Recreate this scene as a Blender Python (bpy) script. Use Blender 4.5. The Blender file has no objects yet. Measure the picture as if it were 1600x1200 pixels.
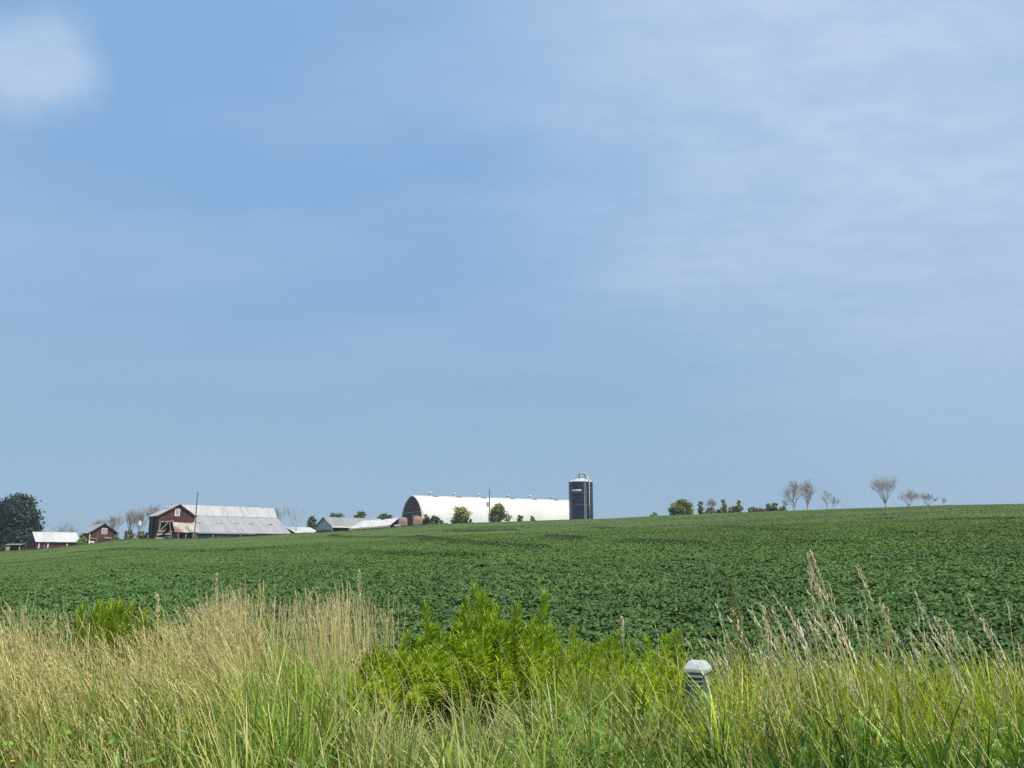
import bpy, math, random
import numpy as np
from mathutils import Vector, Matrix

random.seed(7)
rng = np.random.default_rng(11)
SC = bpy.context.scene
COL = SC.collection
R = math.radians

# ------------------------------------------------------------------ camera geometry
HAZE = .00024
E = 1.65                      # eye height above the verge
F = 1300.0                    # focal length in photo pixels
PITCH = math.atan2(268.0, F)
CP, SP = math.cos(PITCH), math.sin(PITCH)

def ray(px, py):
    dx, up = (px - 800.0) / F, (600.0 - py) / F
    return dx, CP - up * SP, SP + up * CP

def P(px, py, D):
    x, y, z = ray(px, py)
    t = D / y
    return Vector((x * t, D, E + z * t))

# ------------------------------------------------------------------ terrain
CREST = [(-300, 866), (0, 861), (60, 857), (130, 850), (200, 841), (300, 841), (380, 838), (450, 833), (520, 830), (600, 825), (660, 819), (740, 815),
         (830, 812), (930, 809), (1040, 804), (1200, 797), (1400, 790), (1500, 787), (1600, 785), (1900, 782)]
_u, _e = [], []
for cx, cy in CREST:
    a = ray(cx, cy)
    _u.append(a[0] / a[1]); _e.append(a[2] / a[1])
_uu = np.linspace(_u[0], _u[-1], 400)
_ee = np.interp(_uu, _u, _e)
_k = np.ones(13) / 13
_ee = np.convolve(np.pad(_ee, 6, mode='edge'), _k, mode='valid')

def ec(u): return np.interp(u, _uu, _ee)
def edge_R(u): return np.interp(u, [-0.7, -0.4, -0.1, 0.1, 0.35, 0.6], [196, 197, 203, 205, 182, 168])
Y0 = 10.6            # near edge of the crop
C0 = 0.22            # height of the crop top there
CROP = 0.6

def canopy_base(x, y):
    u = np.clip(x / np.maximum(y, 0.5), -0.8, 0.8)
    e, r = ec(u), edge_R(u)
    zt = E + e * r
    t = np.clip((y - Y0) / (r - Y0), 0, 1)
    top = C0 + (zt - C0) * t
    roll = 0.10 * np.sin(y * 0.11 + x * 0.05) * np.clip((y - 12) / 20, 0, 1) * np.clip((r - y) / 30, 0, 1)
    return top + roll

def ground_z(x, y):
    x = np.asarray(x, float); y = np.asarray(y, float)
    u = np.clip(x / np.maximum(y, 0.5), -0.8, 0.8)
    e, r = ec(u), edge_R(u)
    field = canopy_base(x, y) - CROP
    yy = np.minimum(y, r + 70)
    yard = E + e * yy - 0.6
    z = np.where(y < r, field, yard)
    v = np.clip((y - 7.5) / (Y0 - 7.5), 0, 1)
    v = v * v * (3 - 2 * v)
    verge = (C0 - CROP) * v + 0.03 * np.sin(x * 1.7) * np.sin(y * 1.3)
    return np.where(y < Y0, verge, z)

def gz(x, y): return float(ground_z(x, y))
def spot(px, D, lift=0.0):
    p = P(px, 840, D)
    return Vector((p.x, D, gz(p.x, D) + lift))
def z_at(px, py, D): return P(px, py, D).z

# ------------------------------------------------------------------ materials
MATS = {}
def new_mat(name):
    m = bpy.data.materials.new(name); m.use_nodes = True
    nt = m.node_tree; nt.nodes.clear()
    out = nt.nodes.new('ShaderNodeOutputMaterial')
    return m, nt, out
def N(nt, t, **kw):
    n = nt.nodes.new(t)
    for k, v in kw.items():
        if hasattr(n, k): setattr(n, k, v)
    return n
def mixc(nt, fac, a, b, blend='MIX'):
    m = nt.nodes.new('ShaderNodeMix'); m.data_type = 'RGBA'; m.blend_type = blend
    for sock, v in ((0, fac), (6, a), (7, b)):
        if hasattr(v, 'is_output') or isinstance(v, bpy.types.NodeSocket): nt.links.new(v, m.inputs[sock])
        elif isinstance(v, (int, float)): m.inputs[sock].default_value = v
        else: m.inputs[sock].default_value = (*v, 1)
    return m.outputs[2]
def noise(nt, scale, detail=4, rough=.55, vec=None, stretch=None):
    n = nt.nodes.new('ShaderNodeTexNoise'); n.inputs['Scale'].default_value = scale
    n.inputs['Detail'].default_value = detail; n.inputs['Roughness'].default_value = rough
    if vec is None:
        tc = nt.nodes.new('ShaderNodeTexCoord'); vec = tc.outputs['Object']
    if stretch:
        mp = nt.nodes.new('ShaderNodeMapping'); mp.inputs['Scale'].default_value = stretch
        nt.links.new(vec, mp.inputs['Vector']); vec = mp.outputs[0]
    nt.links.new(vec, n.inputs['Vector'])
    return n.outputs['Fac']
def ramp(nt, fac, lo, hi):
    r = nt.nodes.new('ShaderNodeMapRange'); r.inputs['From Min'].default_value = lo; r.inputs['From Max'].default_value = hi
    r.interpolation_type = 'SMOOTHSTEP'
    nt.links.new(fac, r.inputs['Value']); return r.outputs[0]

def surf(name, c1, c2=None, c3=None, rough=.7, scale=1.0, stretch=None, metallic=0, lo=.4, hi=.62, wear=(.55, .7), bump=0, spec=.5):
    """weathered surface: c1 and c2 mixed by one noise, worn patches of c3 by another"""
    m, nt, out = new_mat(name)
    b = N(nt, 'ShaderNodeBsdfPrincipled')
    b.inputs['Roughness'].default_value = rough; b.inputs['Metallic'].default_value = metallic
    b.inputs['Specular IOR Level'].default_value = spec
    nt.links.new(b.outputs[0], out.inputs[0])
    col = c1
    if c2 is not None:
        col = mixc(nt, ramp(nt, noise(nt, scale, 5, .6, stretch=stretch), lo, hi), c1, c2)
    if c3 is not None:
        st = tuple(s * 1.0 for s in stretch) if stretch else None
        col = mixc(nt, ramp(nt, noise(nt, scale * .45, 6, .65, stretch=st), *wear), col, c3)
    if isinstance(col, tuple): b.inputs['Base Color'].default_value = (*col, 1)
    else: nt.links.new(col, b.inputs['Base Color'])
    if bump:
        bp = N(nt, 'ShaderNodeBump'); bp.inputs['Strength'].default_value = bump; bp.inputs['Distance'].default_value = .02
        nt.links.new(noise(nt, scale * 6, 4), bp.inputs['Height']); nt.links.new(bp.outputs[0], b.inputs['Normal'])
    MATS[name] = m
    return m

def leafmat(name, rough=.5, trans=.3, tint=(1.25, 1.3, .6), spec=.4, var=.35, nscale=.6):
    """colour comes per leaf from the mesh, part of the light passes through"""
    m, nt, out = new_mat(name)
    at = N(nt, 'ShaderNodeAttribute'); at.attribute_name = 'Col'
    v = ramp(nt, noise(nt, nscale, 3), .25, .75)
    dark = mixc(nt, 1.0, at.outputs['Color'], (1 - var, 1 - var, 1 - var * .8), 'MULTIPLY')
    col = mixc(nt, v, dark, at.outputs['Color'])
    b = N(nt, 'ShaderNodeBsdfPrincipled'); b.inputs['Roughness'].default_value = rough
    b.inputs['Specular IOR Level'].default_value = spec
    nt.links.new(col, b.inputs['Base Color'])
    t = N(nt, 'ShaderNodeBsdfTranslucent')
    nt.links.new(mixc(nt, 1.0, col, tint, 'MULTIPLY'), t.inputs['Color'])
    mx = N(nt, 'ShaderNodeMixShader'); mx.inputs[0].default_value = trans
    nt.links.new(b.outputs[0], mx.inputs[1]); nt.links.new(t.outputs[0], mx.inputs[2])
    nt.links.new(mx.outputs[0], out.inputs[0])
    MATS[name] = m
    return m

surf('red_boards', (.085, .024, .021), (.055, .018, .018), (.16, .11, .095), rough=.85, scale=1.3, stretch=(1.6, 1.6, .35), wear=(.56, .68))
surf('dark_and_shaded_boards', (.05, .024, .03), (.028, .016, .02), rough=.9, scale=1.2, stretch=(2, 2, .3))  # dark boards; also holds the painted shade of the wing side walls
surf('bare_boards', (.25, .2, .15), (.38, .33, .27), (.12, .09, .07), rough=.9, scale=1.5, stretch=(2, 2, .4))
surf('stone_wall', (.30, .26, .20), (.42, .37, .29), (.16, .14, .11), rough=.95, scale=2.0, bump=.5)
surf('grey_boards', (.10, .085, .08), (.055, .045, .045), (.17, .15, .14), rough=.9, scale=1.2, stretch=(2.2, 2.2, .3))
surf('white_paint', (.74, .73, .70), (.62, .60, .56), rough=.6, scale=1.5)
surf('tin_bright', (.40, .395, .385), (.31, .305, .30), (.20, .13, .10), rough=.48, scale=.55, stretch=(2.2, .35, .35), metallic=.0, wear=(.55, .68))
surf('tin_grey', (.31, .31, .31), (.26, .26, .26), (.18, .16, .145), rough=.5, scale=.5, stretch=(2.2, .35, .35), wear=(.63, .74))
surf('tin_rusty', (.42, .40, .37), (.30, .24, .21), (.20, .10, .07), rough=.6, scale=.9, stretch=(1.8, .5, .5), wear=(.50, .64))
surf('tin_white', (.50, .495, .48), (.42, .415, .40), rough=.5, scale=.5, stretch=(1.8, .3, .3))
surf('mark_dark', (.075, .075, .08), (.10, .10, .10), rough=.6, scale=2)
surf('pipe_dark', (.10, .11, .12), (.14, .15, .16), rough=.5, scale=2)
surf('ped_louvre', (.115, .145, .14), (.10, .125, .12), rough=.5, scale=9)
surf('tin_plain', (.25, .26, .255), (.21, .22, .22), rough=.5, scale=.5, stretch=(1.8, .3, .3))
surf('arch_roof', (.60, .60, .575), (.54, .54, .515), (.44, .435, .40), rough=.45, scale=.35, stretch=(.5, 1, 1), wear=(.62, .8))
surf('brown_siding', (.070, .050, .050), (.056, .04, .042), (.095, .075, .07), rough=.8, scale=1.0, stretch=(1, 2, .3))
surf('pale_siding', (.36, .42, .44), (.31, .37, .39), rough=.7, scale=1.0, stretch=(2, 2, .3))
surf('silo_blue', (.006, .0125, .038), (.009, .018, .05), (.018, .02, .032), rough=.3, scale=.6, wear=(.62, .8))
surf('silo_seam', (.10, .13, .2), (.07, .1, .16), rough=.4)
surf('galvanised', (.42, .44, .46), (.34, .36, .38), rough=.42, scale=2, metallic=.3)
surf('dark_inside', (.012, .010, .010), (.02, .017, .016), rough=.95)
surf('pole_wood', (.20, .17, .145), (.13, .11, .10), rough=.9, scale=2, stretch=(2, 2, .2))
surf('bark', (.095, .08, .066), (.06, .05, .042), rough=.95, scale=2)
surf('dead_wood', (.34, .32, .30), (.26, .24, .225), rough=.95, scale=1.5)
surf('dead_pink', (.35, .325, .315), (.26, .24, .235), rough=.95, scale=1.5)
surf('hutch_pink', (.25, .15, .12), (.21, .125, .10), (.15, .085, .065), rough=.7, scale=1.2)
surf('window_glass', (.32, .33, .35), (.25, .26, .28), rough=.15, scale=1)
surf('board_pink', (.48, .33, .30), (.40, .27, .25), rough=.8, scale=2)
surf('wire', (.03, .03, .03), rough=.6)
surf('ped_lid', (.46, .475, .48), (.39, .40, .41), (.30, .30, .28), rough=.42, scale=9, wear=(.6, .75))
surf('ped_body', (.17, .215, .21), (.14, .18, .175), (.18, .2, .18), rough=.5, scale=9, wear=(.62, .75))
surf('ped_post', (.26, .13, .05), (.18, .09, .04), rough=.8, scale=12)
leafmat('soy_leaf', rough=.5, trans=.16, tint=(1.3, 1.5, .5), spec=.14, var=.3, nscale=.12)
leafmat('grass_leaf', rough=.42, trans=.34, tint=(1.3, 1.25, .55), spec=.35, var=.25, nscale=1.2)
leafmat('dry_leaf', rough=.6, trans=.3, tint=(1.15, 1.05, .8), spec=.3, var=.2, nscale=1.0)
leafmat('goldenrod_leaf', rough=.5, trans=.48, tint=(1.35, 1.3, .5), spec=.35, var=.25, nscale=3)
leafmat('tree_leaf', rough=.55, trans=.36, tint=(1.3, 1.3, .5), spec=.3, var=.2, nscale=.25)

# ground: soil and thatch in the verge, dark soil below the crop, turf in the farmyard
m, nt, out = new_mat('ground_cover')
at = N(nt, 'ShaderNodeAttribute'); at.attribute_name = 'Col'
b = N(nt, 'ShaderNodeBsdfPrincipled'); b.inputs['Roughness'].default_value = .95
c = mixc(nt, ramp(nt, noise(nt, 2.5, 6), .35, .65), mixc(nt, 1.0, at.outputs['Color'], (.6, .62, .55), 'MULTIPLY'), at.outputs['Color'])
c = mixc(nt, ramp(nt, noise(nt, .13, 4), .4, .7), c, mixc(nt, 1.0, c, (1.25, 1.1, .8), 'MULTIPLY'))
nt.links.new(c, b.inputs['Base Color']); nt.links.new(b.outputs[0], out.inputs[0])
MATS['ground_cover'] = m

# ------------------------------------------------------------------ mesh helpers
def link(name, me, mat, parent=None):
    o = bpy.data.objects.new(name, me)
    COL.objects.link(o)
    if mat: me.materials.append(MATS[mat])
    if parent: o.parent = parent
    return o

def mesh_np(name, V, Fc, mat, col=None, parent=None, smooth=False):
    V = np.asarray(V, np.float32); Fc = np.asarray(Fc, np.int32)
    k = Fc.shape[1]
    me = bpy.data.meshes.new(name)
    me.vertices.add(len(V)); me.vertices.foreach_set('co', V.ravel())
    me.loops.add(Fc.size); me.loops.foreach_set('vertex_index', Fc.ravel())
    me.polygons.add(len(Fc)); me.polygons.foreach_set('loop_start', np.arange(0, Fc.size, k, dtype=np.int32))
    me.polygons.foreach_set('loop_total', np.full(len(Fc), k, np.int32))
    if col is not None:
        a = me.color_attributes.new('Col', 'FLOAT_COLOR', 'POINT')
        c4 = np.ones((len(V), 4), np.float32); c4[:, :3] = col
        a.data.foreach_set('color', c4.ravel())
    if smooth: me.polygons.foreach_set('use_smooth', np.ones(len(Fc), bool))
    me.update(); me.validate()
    return link(name, me, mat, parent)

class MB:
    """collects faces and links them as one mesh"""
    def __init__(s): s.v = []; s.f = []
    def add(s, vs, fs):
        n = len(s.v); s.v += [tuple(v) for v in vs]; s.f += [tuple(i + n for i in f) for f in fs]; return s
    def box(s, c, d, rz=0.0, tilt=None):
        hx, hy, hz = d[0] / 2, d[1] / 2, d[2] / 2
        M = Matrix.Rotation(rz, 3, 'Z')
        if tilt: M = M @ Matrix.Rotation(tilt[0], 3, tilt[1])
        vs = [M @ Vector((x, y, z)) + Vector(c) for x in (-hx, hx) for y in (-hy, hy) for z in (-hz, hz)]
        return s.add(vs, [(0, 1, 3, 2), (4, 6, 7, 5), (0, 4, 5, 1), (2, 3, 7, 6), (0, 2, 6, 4), (1, 5, 7, 3)])
    def prism(s, poly, d):
        n = len(poly); d = Vector(d); a = [Vector(p) for p in poly]
        return s.add(a + [p + d for p in a], [tuple(range(n))[::-1], tuple(range(n, 2 * n))] + [(i, (i + 1) % n, n + (i + 1) % n, n + i) for i in range(n)])
    def bar(s, p, q, w, h=None):
        p, q = Vector(p), Vector(q); h = h or w; d = (q - p).normalized()
        a = d.cross(Vector((0, 0, 1)) if abs(d.z) < .95 else Vector((1, 0, 0))).normalized() * w / 2
        c = d.cross(a).normalized() * h / 2
        vs = [p + a + c, p - a + c, p - a - c, p + a - c, q + a + c, q - a + c, q - a - c, q + a - c]
        return s.add(vs, [(3, 2, 1, 0), (4, 5, 6, 7), (0, 1, 5, 4), (1, 2, 6, 5), (2, 3, 7, 6), (3, 0, 4, 7)])
    def tube(s, pts, rad, n=6, cap=True):
        pts = [Vector(p) for p in pts]; k0 = len(s.v)
        if not hasattr(rad, '__len__'): rad = [rad] * len(pts)
        for i, p in enumerate(pts):
            d = (pts[min(i + 1, len(pts) - 1)] - pts[max(i - 1, 0)]).normalized()
            a = d.cross(Vector((0, 0, 1)) if abs(d.z) < .9 else Vector((1, 0, 0))).normalized(); c = d.cross(a)
            for j in range(n):
                t = 2 * math.pi * j / n
                s.v.append(tuple(p + (a * math.cos(t) + c * math.sin(t)) * rad[i]))
        for i in range(len(pts) - 1):
            for j in range(n):
                s.f.append((k0 + i * n + j, k0 + i * n + (j + 1) % n, k0 + (i + 1) * n + (j + 1) % n, k0 + (i + 1) * n + j))
        if cap:
            s.f.append(tuple(k0 + j for j in range(n))[::-1]); s.f.append(tuple(k0 + (len(pts) - 1) * n + j for j in range(n)))
        return s
    def lathe(s, prof, n=32, c=(0, 0, 0)):
        k0 = len(s.v)
        for r, z in prof:
            for j in range(n):
                t = 2 * math.pi * j / n
                s.v.append((c[0] + r * math.cos(t), c[1] + r * math.sin(t), c[2] + z))
        for i in range(len(prof) - 1):
            for j in range(n):
                s.f.append((k0 + i * n + j, k0 + i * n + (j + 1) % n, k0 + (i + 1) * n + (j + 1) % n, k0 + (i + 1) * n + j))
        return s
    def sheet(s, q, t, nu=1, nv=1, sag=0.0, rag=0.0, rib=0.0, seed=0):
        """a roofing sheet over the quad q (4 points), thickness t, ribbed, with sag and ragged dents"""
        rd = random.Random(seed); q = [Vector(p) for p in q]
        nrm = (q[1] - q[0]).cross(q[3] - q[0]).normalized()
        if nrm.z < 0: nrm = -nrm
        top = []
        for j in range(nv + 1):
            for i in range(nu + 1):
                u, v = i / nu, j / nv
                p = (q[0] * (1 - u) + q[1] * u) * (1 - v) + (q[3] * (1 - u) + q[2] * u) * v
                o = -sag * 4 * u * (1 - u) * (.4 + .6 * v) + rd.uniform(-rag, rag) + (rib if i % 2 else 0)
                top.append(p + Vector((0, 0, 1)) * o)
        n = len(top); k0 = len(s.v)
        s.v += [tuple(p) for p in top] + [tuple(p - nrm * t) for p in top]
        w = nu + 1
        for j in range(nv):
            for i in range(nu):
                a = k0 + j * w + i
                s.f.append((a, a + 1, a + 1 + w, a + w)); s.f.append((a + n + w, a + n + w + 1, a + n + 1, a + n))
        for i in range(nu):
            a = k0 + i; s.f.append((a + n, a + n + 1, a + 1, a)); a = k0 + nv * w + i; s.f.append((a, a + 1, a + n + 1, a + n))
        for j in range(nv):
            a = k0 + j * w; s.f.append((a, a + w, a + w + n, a + n)); a = k0 + j * w + nu; s.f.append((a + n, a + w + n, a + w, a))
        return s
    def build(s, name, mat, parent=None, smooth=False):
        me = bpy.data.meshes.new(name); me.from_pydata(s.v, [], s.f)
        if smooth: me.polygons.foreach_set('use_smooth', [True] * len(me.polygons))
        me.update()
        return link(name, me, mat, parent)

def tag(o, label=None, cat=None, group=None, kind=None):
    if label: o['label'] = label
    if cat: o['category'] = cat
    if group: o['group'] = group
    if kind: o['kind'] = kind
    return o
def thing(name, label, cat, loc, rz=0.0, group=None):
    o = bpy.data.objects.new(name, None); o.empty_display_size = .3; COL.objects.link(o)
    o.location = loc; o.rotation_euler = (0, 0, rz)
    return tag(o, label, cat, group)

# ------------------------------------------------------------------ ground sheet
def lines(lim, n, k):
    t = np.linspace(-1, 1, n); return np.sinh(t * k) / math.sinh(k) * lim
xs = lines(4000, 331, 6.0)
ys = np.concatenate([-np.geomspace(4000, 1, 30), np.linspace(0, 14, 50), np.geomspace(14.4, 150, 90), np.linspace(151, 300, 110), np.geomspace(305, 5000, 40)])
GX, GY = np.meshgrid(xs, ys)
GZ = ground_z(GX, GY)
nx, ny = len(xs), len(ys)
idx = np.arange(nx * ny).reshape(ny, nx)
Q = np.stack([idx[:-1, :-1], idx[:-1, 1:], idx[1:, 1:], idx[1:, :-1]], -1).reshape(-1, 4)
rr = edge_R(np.clip(GX / np.maximum(GY, .5), -.8, .8))
gc = np.where((GY < Y0)[..., None], np.array([.030, .032, .018]), np.where((GY < rr)[..., None], np.array([.022, .032, .014]), np.array([.10, .13, .045])))
g = mesh_np('ground', np.stack([GX, GY, GZ], -1).reshape(-1, 3), Q, 'ground_cover', gc.reshape(-1, 3), smooth=True)
tag(g, 'rolling farmland ground under the crop and the verge', 'ground', kind='structure')

# ------------------------------------------------------------------ leaves and blades
def unit(a): return a / np.maximum(np.linalg.norm(a, axis=-1, keepdims=True), 1e-9)

def leaf_cards(c, nrm, d, L, W, fold=.15):
    """lens-shaped leaves of two quads folded on the midrib; c base, d direction, nrm normal"""
    n = len(c)
    d = unit(d - nrm * np.sum(d * nrm, -1, keepdims=True)); s = np.cross(nrm, d)
    L = L[:, None]; W = W[:, None]
    up = nrm * W * fold
    V = np.stack([c, c + d * L * .25 + s * W * .45 + up, c + d * L * .65 + s * W * .38 + up, c + d * L - nrm * L * .12,
                  c + d * L * .65 - s * W * .38 + up, c + d * L * .25 - s * W * .45 + up], 1)
    b = (np.arange(n) * 6)[:, None]
    Fq = np.concatenate([b + np.array([[0, 3, 2, 1]]), b + np.array([[0, 5, 4, 3]])], 0)
    return V.reshape(-1, 3), Fq

def quad_cards(c, nrm, size, asp=1.0):
    n = len(c)
    r = unit(rng.normal(size=(n, 3))); t = unit(np.cross(nrm, r)); s = np.cross(nrm, t)
    a = size[:, None] * .5; bq = a * asp
    V = np.stack([c - t * a, c - s * bq + nrm * a * .2, c + t * a, c + s * bq - nrm * a * .1], 1)
    return V.reshape(-1, 3), np.arange(n * 4).reshape(-1, 4)

def blades(base, h, w, lean, bend, seg=4, face=None, tip=.08):
    """tapered ribbons; lean = horizontal offset of the tip as share of h (n,2); bend shapes the curve"""
    n = len(base)
    ang = rng.uniform(0, math.pi, n) if face is None else face
    s = np.stack([np.cos(ang), np.sin(ang), np.zeros(n)], -1)
    Vs = []
    for k in range(seg + 1):
        t = k / seg
        off = np.zeros((n, 3)); cur = t ** bend
        off[:, 0] = lean[:, 0] * h * cur; off[:, 1] = lean[:, 1] * h * cur
        mag = np.linalg.norm(lean, axis=1)
        off[:, 2] = h * (t - .35 * np.minimum(mag, 1.6) * t ** (bend + .6))
        ww = (w * (1 - t) ** .6 * (1 - tip) + w * tip)[:, None] * .5
        p = base + off
        Vs += [p - s * ww, p + s * ww]
    V = np.stack(Vs, 1)
    b = (np.arange(n) * (2 * (seg + 1)))[:, None]
    Fq = np.concatenate([b + np.array([[2 * k, 2 * k + 1, 2 * k + 3, 2 * k + 2]]) for k in range(seg)], 0)
    return V, Fq

def shade_col(base_c, n, jitter=.18, huej=.06):
    j = rng.lognormal(0, jitter, n)[:, None]
    h = rng.normal(0, huej, (n, 3))
    return np.clip(np.asarray(base_c) * j * (1 + h), .004, .9)

class Acc:
    def __init__(s): s.V = []; s.F = []; s.C = []; s.n = 0
    def add(s, V, Fq, C):
        V = V.reshape(-1, 3)
        s.V.append(V); s.F.append(Fq + s.n); s.C.append(C); s.n += len(V)
    def build(s, name, mat, parent=None):
        return mesh_np(name, np.concatenate(s.V), np.concatenate(s.F), mat, np.concatenate(s.C), parent)

def vnoise(x, y, seed=0):
    r = np.random.default_rng(seed); o = np.zeros_like(x)
    for k in range(5):
        a = r.uniform(0, 2 * math.pi); f = r.uniform(.7, 1.5); ph = r.uniform(0, 9)
        o += np.sin((x * math.cos(a) + y * math.sin(a)) * f + ph + 1.3 * np.sin((x * math.sin(a) - y * math.cos(a)) * f * .7))
    return o / 3.0

# ------------------------------------------------------------------ soybean crop
def row_to_y(px, py):
    a = ray(px, py); u, e = a[0] / a[1], a[2] / a[1]
    ecv, r = float(ec(u)), float(edge_R(u))
    lo, hi = Y0, r
    for _ in range(50):
        mid = (lo + hi) / 2
        if (float(canopy_base(u * mid, mid)) - E) / mid < e: lo = mid
        else: hi = mid
    return u * lo, lo
TRACKS = [[(520, 836), (582, 839), (710, 847), (777, 852), (845, 856)], [(860, 839), (900, 842)], [(1100, 822), (1182, 826), (1250, 828)],
          [(1380, 832), (1442, 831), (1530, 830)], [(930, 824), (1010, 825)], [(300, 861), (420, 856)], [(1240, 845), (1330, 846)], [(700, 830), (800, 829)], [(120, 862), (230, 858)], [(980, 846), (1090, 849)], [(560, 862), (660, 868), (740, 869)], [(1480, 812), (1580, 811)], [(1290, 812), (1390, 810)]]
TR = [np.array([row_to_y(*p) for p in t]) for t in TRACKS]
def track_gap(x, y):
    d = np.full(x.shape, 1e9)
    for t in TR:
        for (ax, ay), (bx, by) in zip(t[:-1], t[1:]):
            vx, vy = bx - ax, by - ay
            q = np.clip(((x - ax) * vx + (y - ay) * vy) / (vx * vx + vy * vy), 0, 1)
            d = np.minimum(d, np.hypot(x - ax - q * vx, y - ay - q * vy))
    return d

def crop_top(x, y):
    far = np.clip((y - 25) / 60, 0, 1)
    z = canopy_base(x, y)
    near = 1 - np.clip((y - 25) / 50, 0, .85)
    z = z - .22 * np.clip((y - 60) / 100, 0, 1) + near * .05 * vnoise(x * 2.2, y * 2.2, 3) + far * .06 * vnoise(x * .12, y * .7, 5) + near * .04 * vnoise(x * 6, y * 6, 8)
    return z + .26 * strip(x, y)
def strip(x, y):
    g = track_gap(x, y)
    return np.exp(-(g / .9) ** 2) * np.clip((y - 20) / 20, 0, 1) * np.clip(.55 + .6 * vnoise(x * .09, y * .02, 77), .1, 1)

def crop_points(y0, y1, dens, power=1.0):
    ytot = np.linspace(y0, y1, 400)
    wd = 1.5 * ytot + 5
    wt = wd * dens(ytot)
    n = int(np.trapezoid(wt, ytot)) if hasattr(np, 'trapezoid') else int(np.trapz(wt, ytot))
    cdf = np.cumsum(wt); cdf /= cdf[-1]
    y = np.interp(rng.uniform(0, 1, n), cdf, ytot)
    x = (rng.uniform(-.5, .5, n)) * (1.5 * y + 5)
    return x, y

soy = Acc()
SOY = np.array([.080, .148, .040])
def soy_normals(n, tilt):
    nr = np.stack([rng.normal(.12, tilt, n), rng.normal(-.22, tilt, n), np.ones(n)], -1)
    return unit(nr)
# near: each trifoliate leaf is three leaflets round one petiole end
x, y = crop_points(Y0, 34, lambda y: np.interp(y, [10, 16, 24, 34], [190, 165, 125, 85]))
y = y + .25 * np.sin(x * 1.1) * (y < 13)
n = len(x)
clump = vnoise(x * 5.5, y * 5.5, 21)
z = crop_top(x, y) - np.abs(rng.normal(0, .10, n)) + .04 * clump
nn = soy_normals(n, .31)
a0 = rng.uniform(0, 2 * math.pi, n)
tone = rng.lognormal(0, .2, n)
sz = rng.uniform(.065, .105, n) * np.interp(y, [10, 34], [1, 1.25])
for k in range(3):
    a = a0 + k * 2.0 + rng.normal(0, .15, n)
    d = np.stack([np.cos(a), np.sin(a), np.zeros(n)], -1)
    nl = unit(nn + d * .35 + rng.normal(0, .15, (n, 3)))
    c = np.stack([x, y, z], -1) + d * .015
    V, Fq = leaf_cards(c, nl, d, sz * rng.uniform(.85, 1.1, n), sz * .82)
    C = np.repeat(np.clip(SOY * tone[:, None] * (1 + rng.normal(0, .06, (n, 3))), .004, .4), 6, 0)
    soy.add(V, Fq, C)
# middle distance: single leaves
x, y = crop_points(33, 80, lambda y: np.interp(y, [33, 80], [230, 120]))
n = len(x)
z = crop_top(x, y) - np.abs(rng.normal(0, .12, n)) * np.interp(y, [33, 80], [1, .6])
V, Fq = leaf_cards(np.stack([x, y, z], -1), soy_normals(n, .3), unit(rng.normal(size=(n, 3))), rng.uniform(.09, .155, n), rng.uniform(.08, .125, n))
soy.add(V, Fq, np.repeat(shade_col(SOY * np.array([1.15, 1.05, .9]), n, .14) * (1 - .66 * strip(x, y))[:, None], 6, 0))
# far: plant-sized leaf tufts
x, y = crop_points(78, 206, lambda y: np.interp(y, [78, 206], [88, 30]))
keep = y < edge_R(np.clip(x / y, -.8, .8)) - .3
x, y = x[keep], y[keep]
n = len(x)
z = crop_top(x, y) - np.abs(rng.normal(0, .05, n)) - .03
V, Fq = quad_cards(np.stack([x, y, z], -1), soy_normals(n, .2), rng.uniform(.14, .25, n), .8)
soy.add(V, Fq, np.repeat(shade_col(SOY * np.array([1.28, 1.05, .95]), n, .09) * (1 - .66 * strip(x, y))[:, None] * (1 + .13 * vnoise(x * .035, y * .2, 9))[:, None], 4, 0))
o = soy.build('soybean_crop', 'soy_leaf')
tag(o, 'dark green soybean crop covering the rising field', 'crop', kind='stuff')
# stems and shaded lower leaves: a lower canopy layer that closes the view to the soil
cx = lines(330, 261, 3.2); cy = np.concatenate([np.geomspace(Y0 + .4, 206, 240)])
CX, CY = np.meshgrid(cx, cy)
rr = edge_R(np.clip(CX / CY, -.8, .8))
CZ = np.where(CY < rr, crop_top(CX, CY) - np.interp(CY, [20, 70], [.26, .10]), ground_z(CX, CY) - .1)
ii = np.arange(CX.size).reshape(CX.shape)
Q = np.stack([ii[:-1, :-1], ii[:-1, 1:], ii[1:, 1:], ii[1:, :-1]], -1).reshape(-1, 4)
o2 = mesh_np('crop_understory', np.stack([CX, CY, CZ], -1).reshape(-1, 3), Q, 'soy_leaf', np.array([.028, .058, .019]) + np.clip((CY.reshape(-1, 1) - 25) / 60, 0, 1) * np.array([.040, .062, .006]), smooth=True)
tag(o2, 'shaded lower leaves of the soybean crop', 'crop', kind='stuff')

# ------------------------------------------------------------------ verge grass
def verge_pts(n, px0, px1, y0, y1):
    y = np.sqrt(rng.uniform(y0 * y0, y1 * y1, n))
    px = rng.uniform(px0, px1, n)
    x = (px - 800) / 1327.0 * y
    return x, y, px
def bump(px, c, w): return np.exp(-((px - c) / w) ** 2)
# tops of the grass, as heights at 8.5 m
TOPX = [-200, 0, 60, 120, 180, 260, 330, 380, 430, 500, 560, 620, 680, 860, 960, 1060, 1150, 1250, 1330, 1420, 1500, 1600, 1800]
DRYH = [1.2, 1.24, 1.16, 1.10, 1.02, 1.02, 1.12, 1.28, 1.22, 1.2, 1.32, 1.15, .9, .92, .9, .9, 1.0, 1.25, 1.32, 1.1, 1.1, 1.05, 1.05]
def dryh(px): return np.interp(px, TOPX, DRYH)

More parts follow.
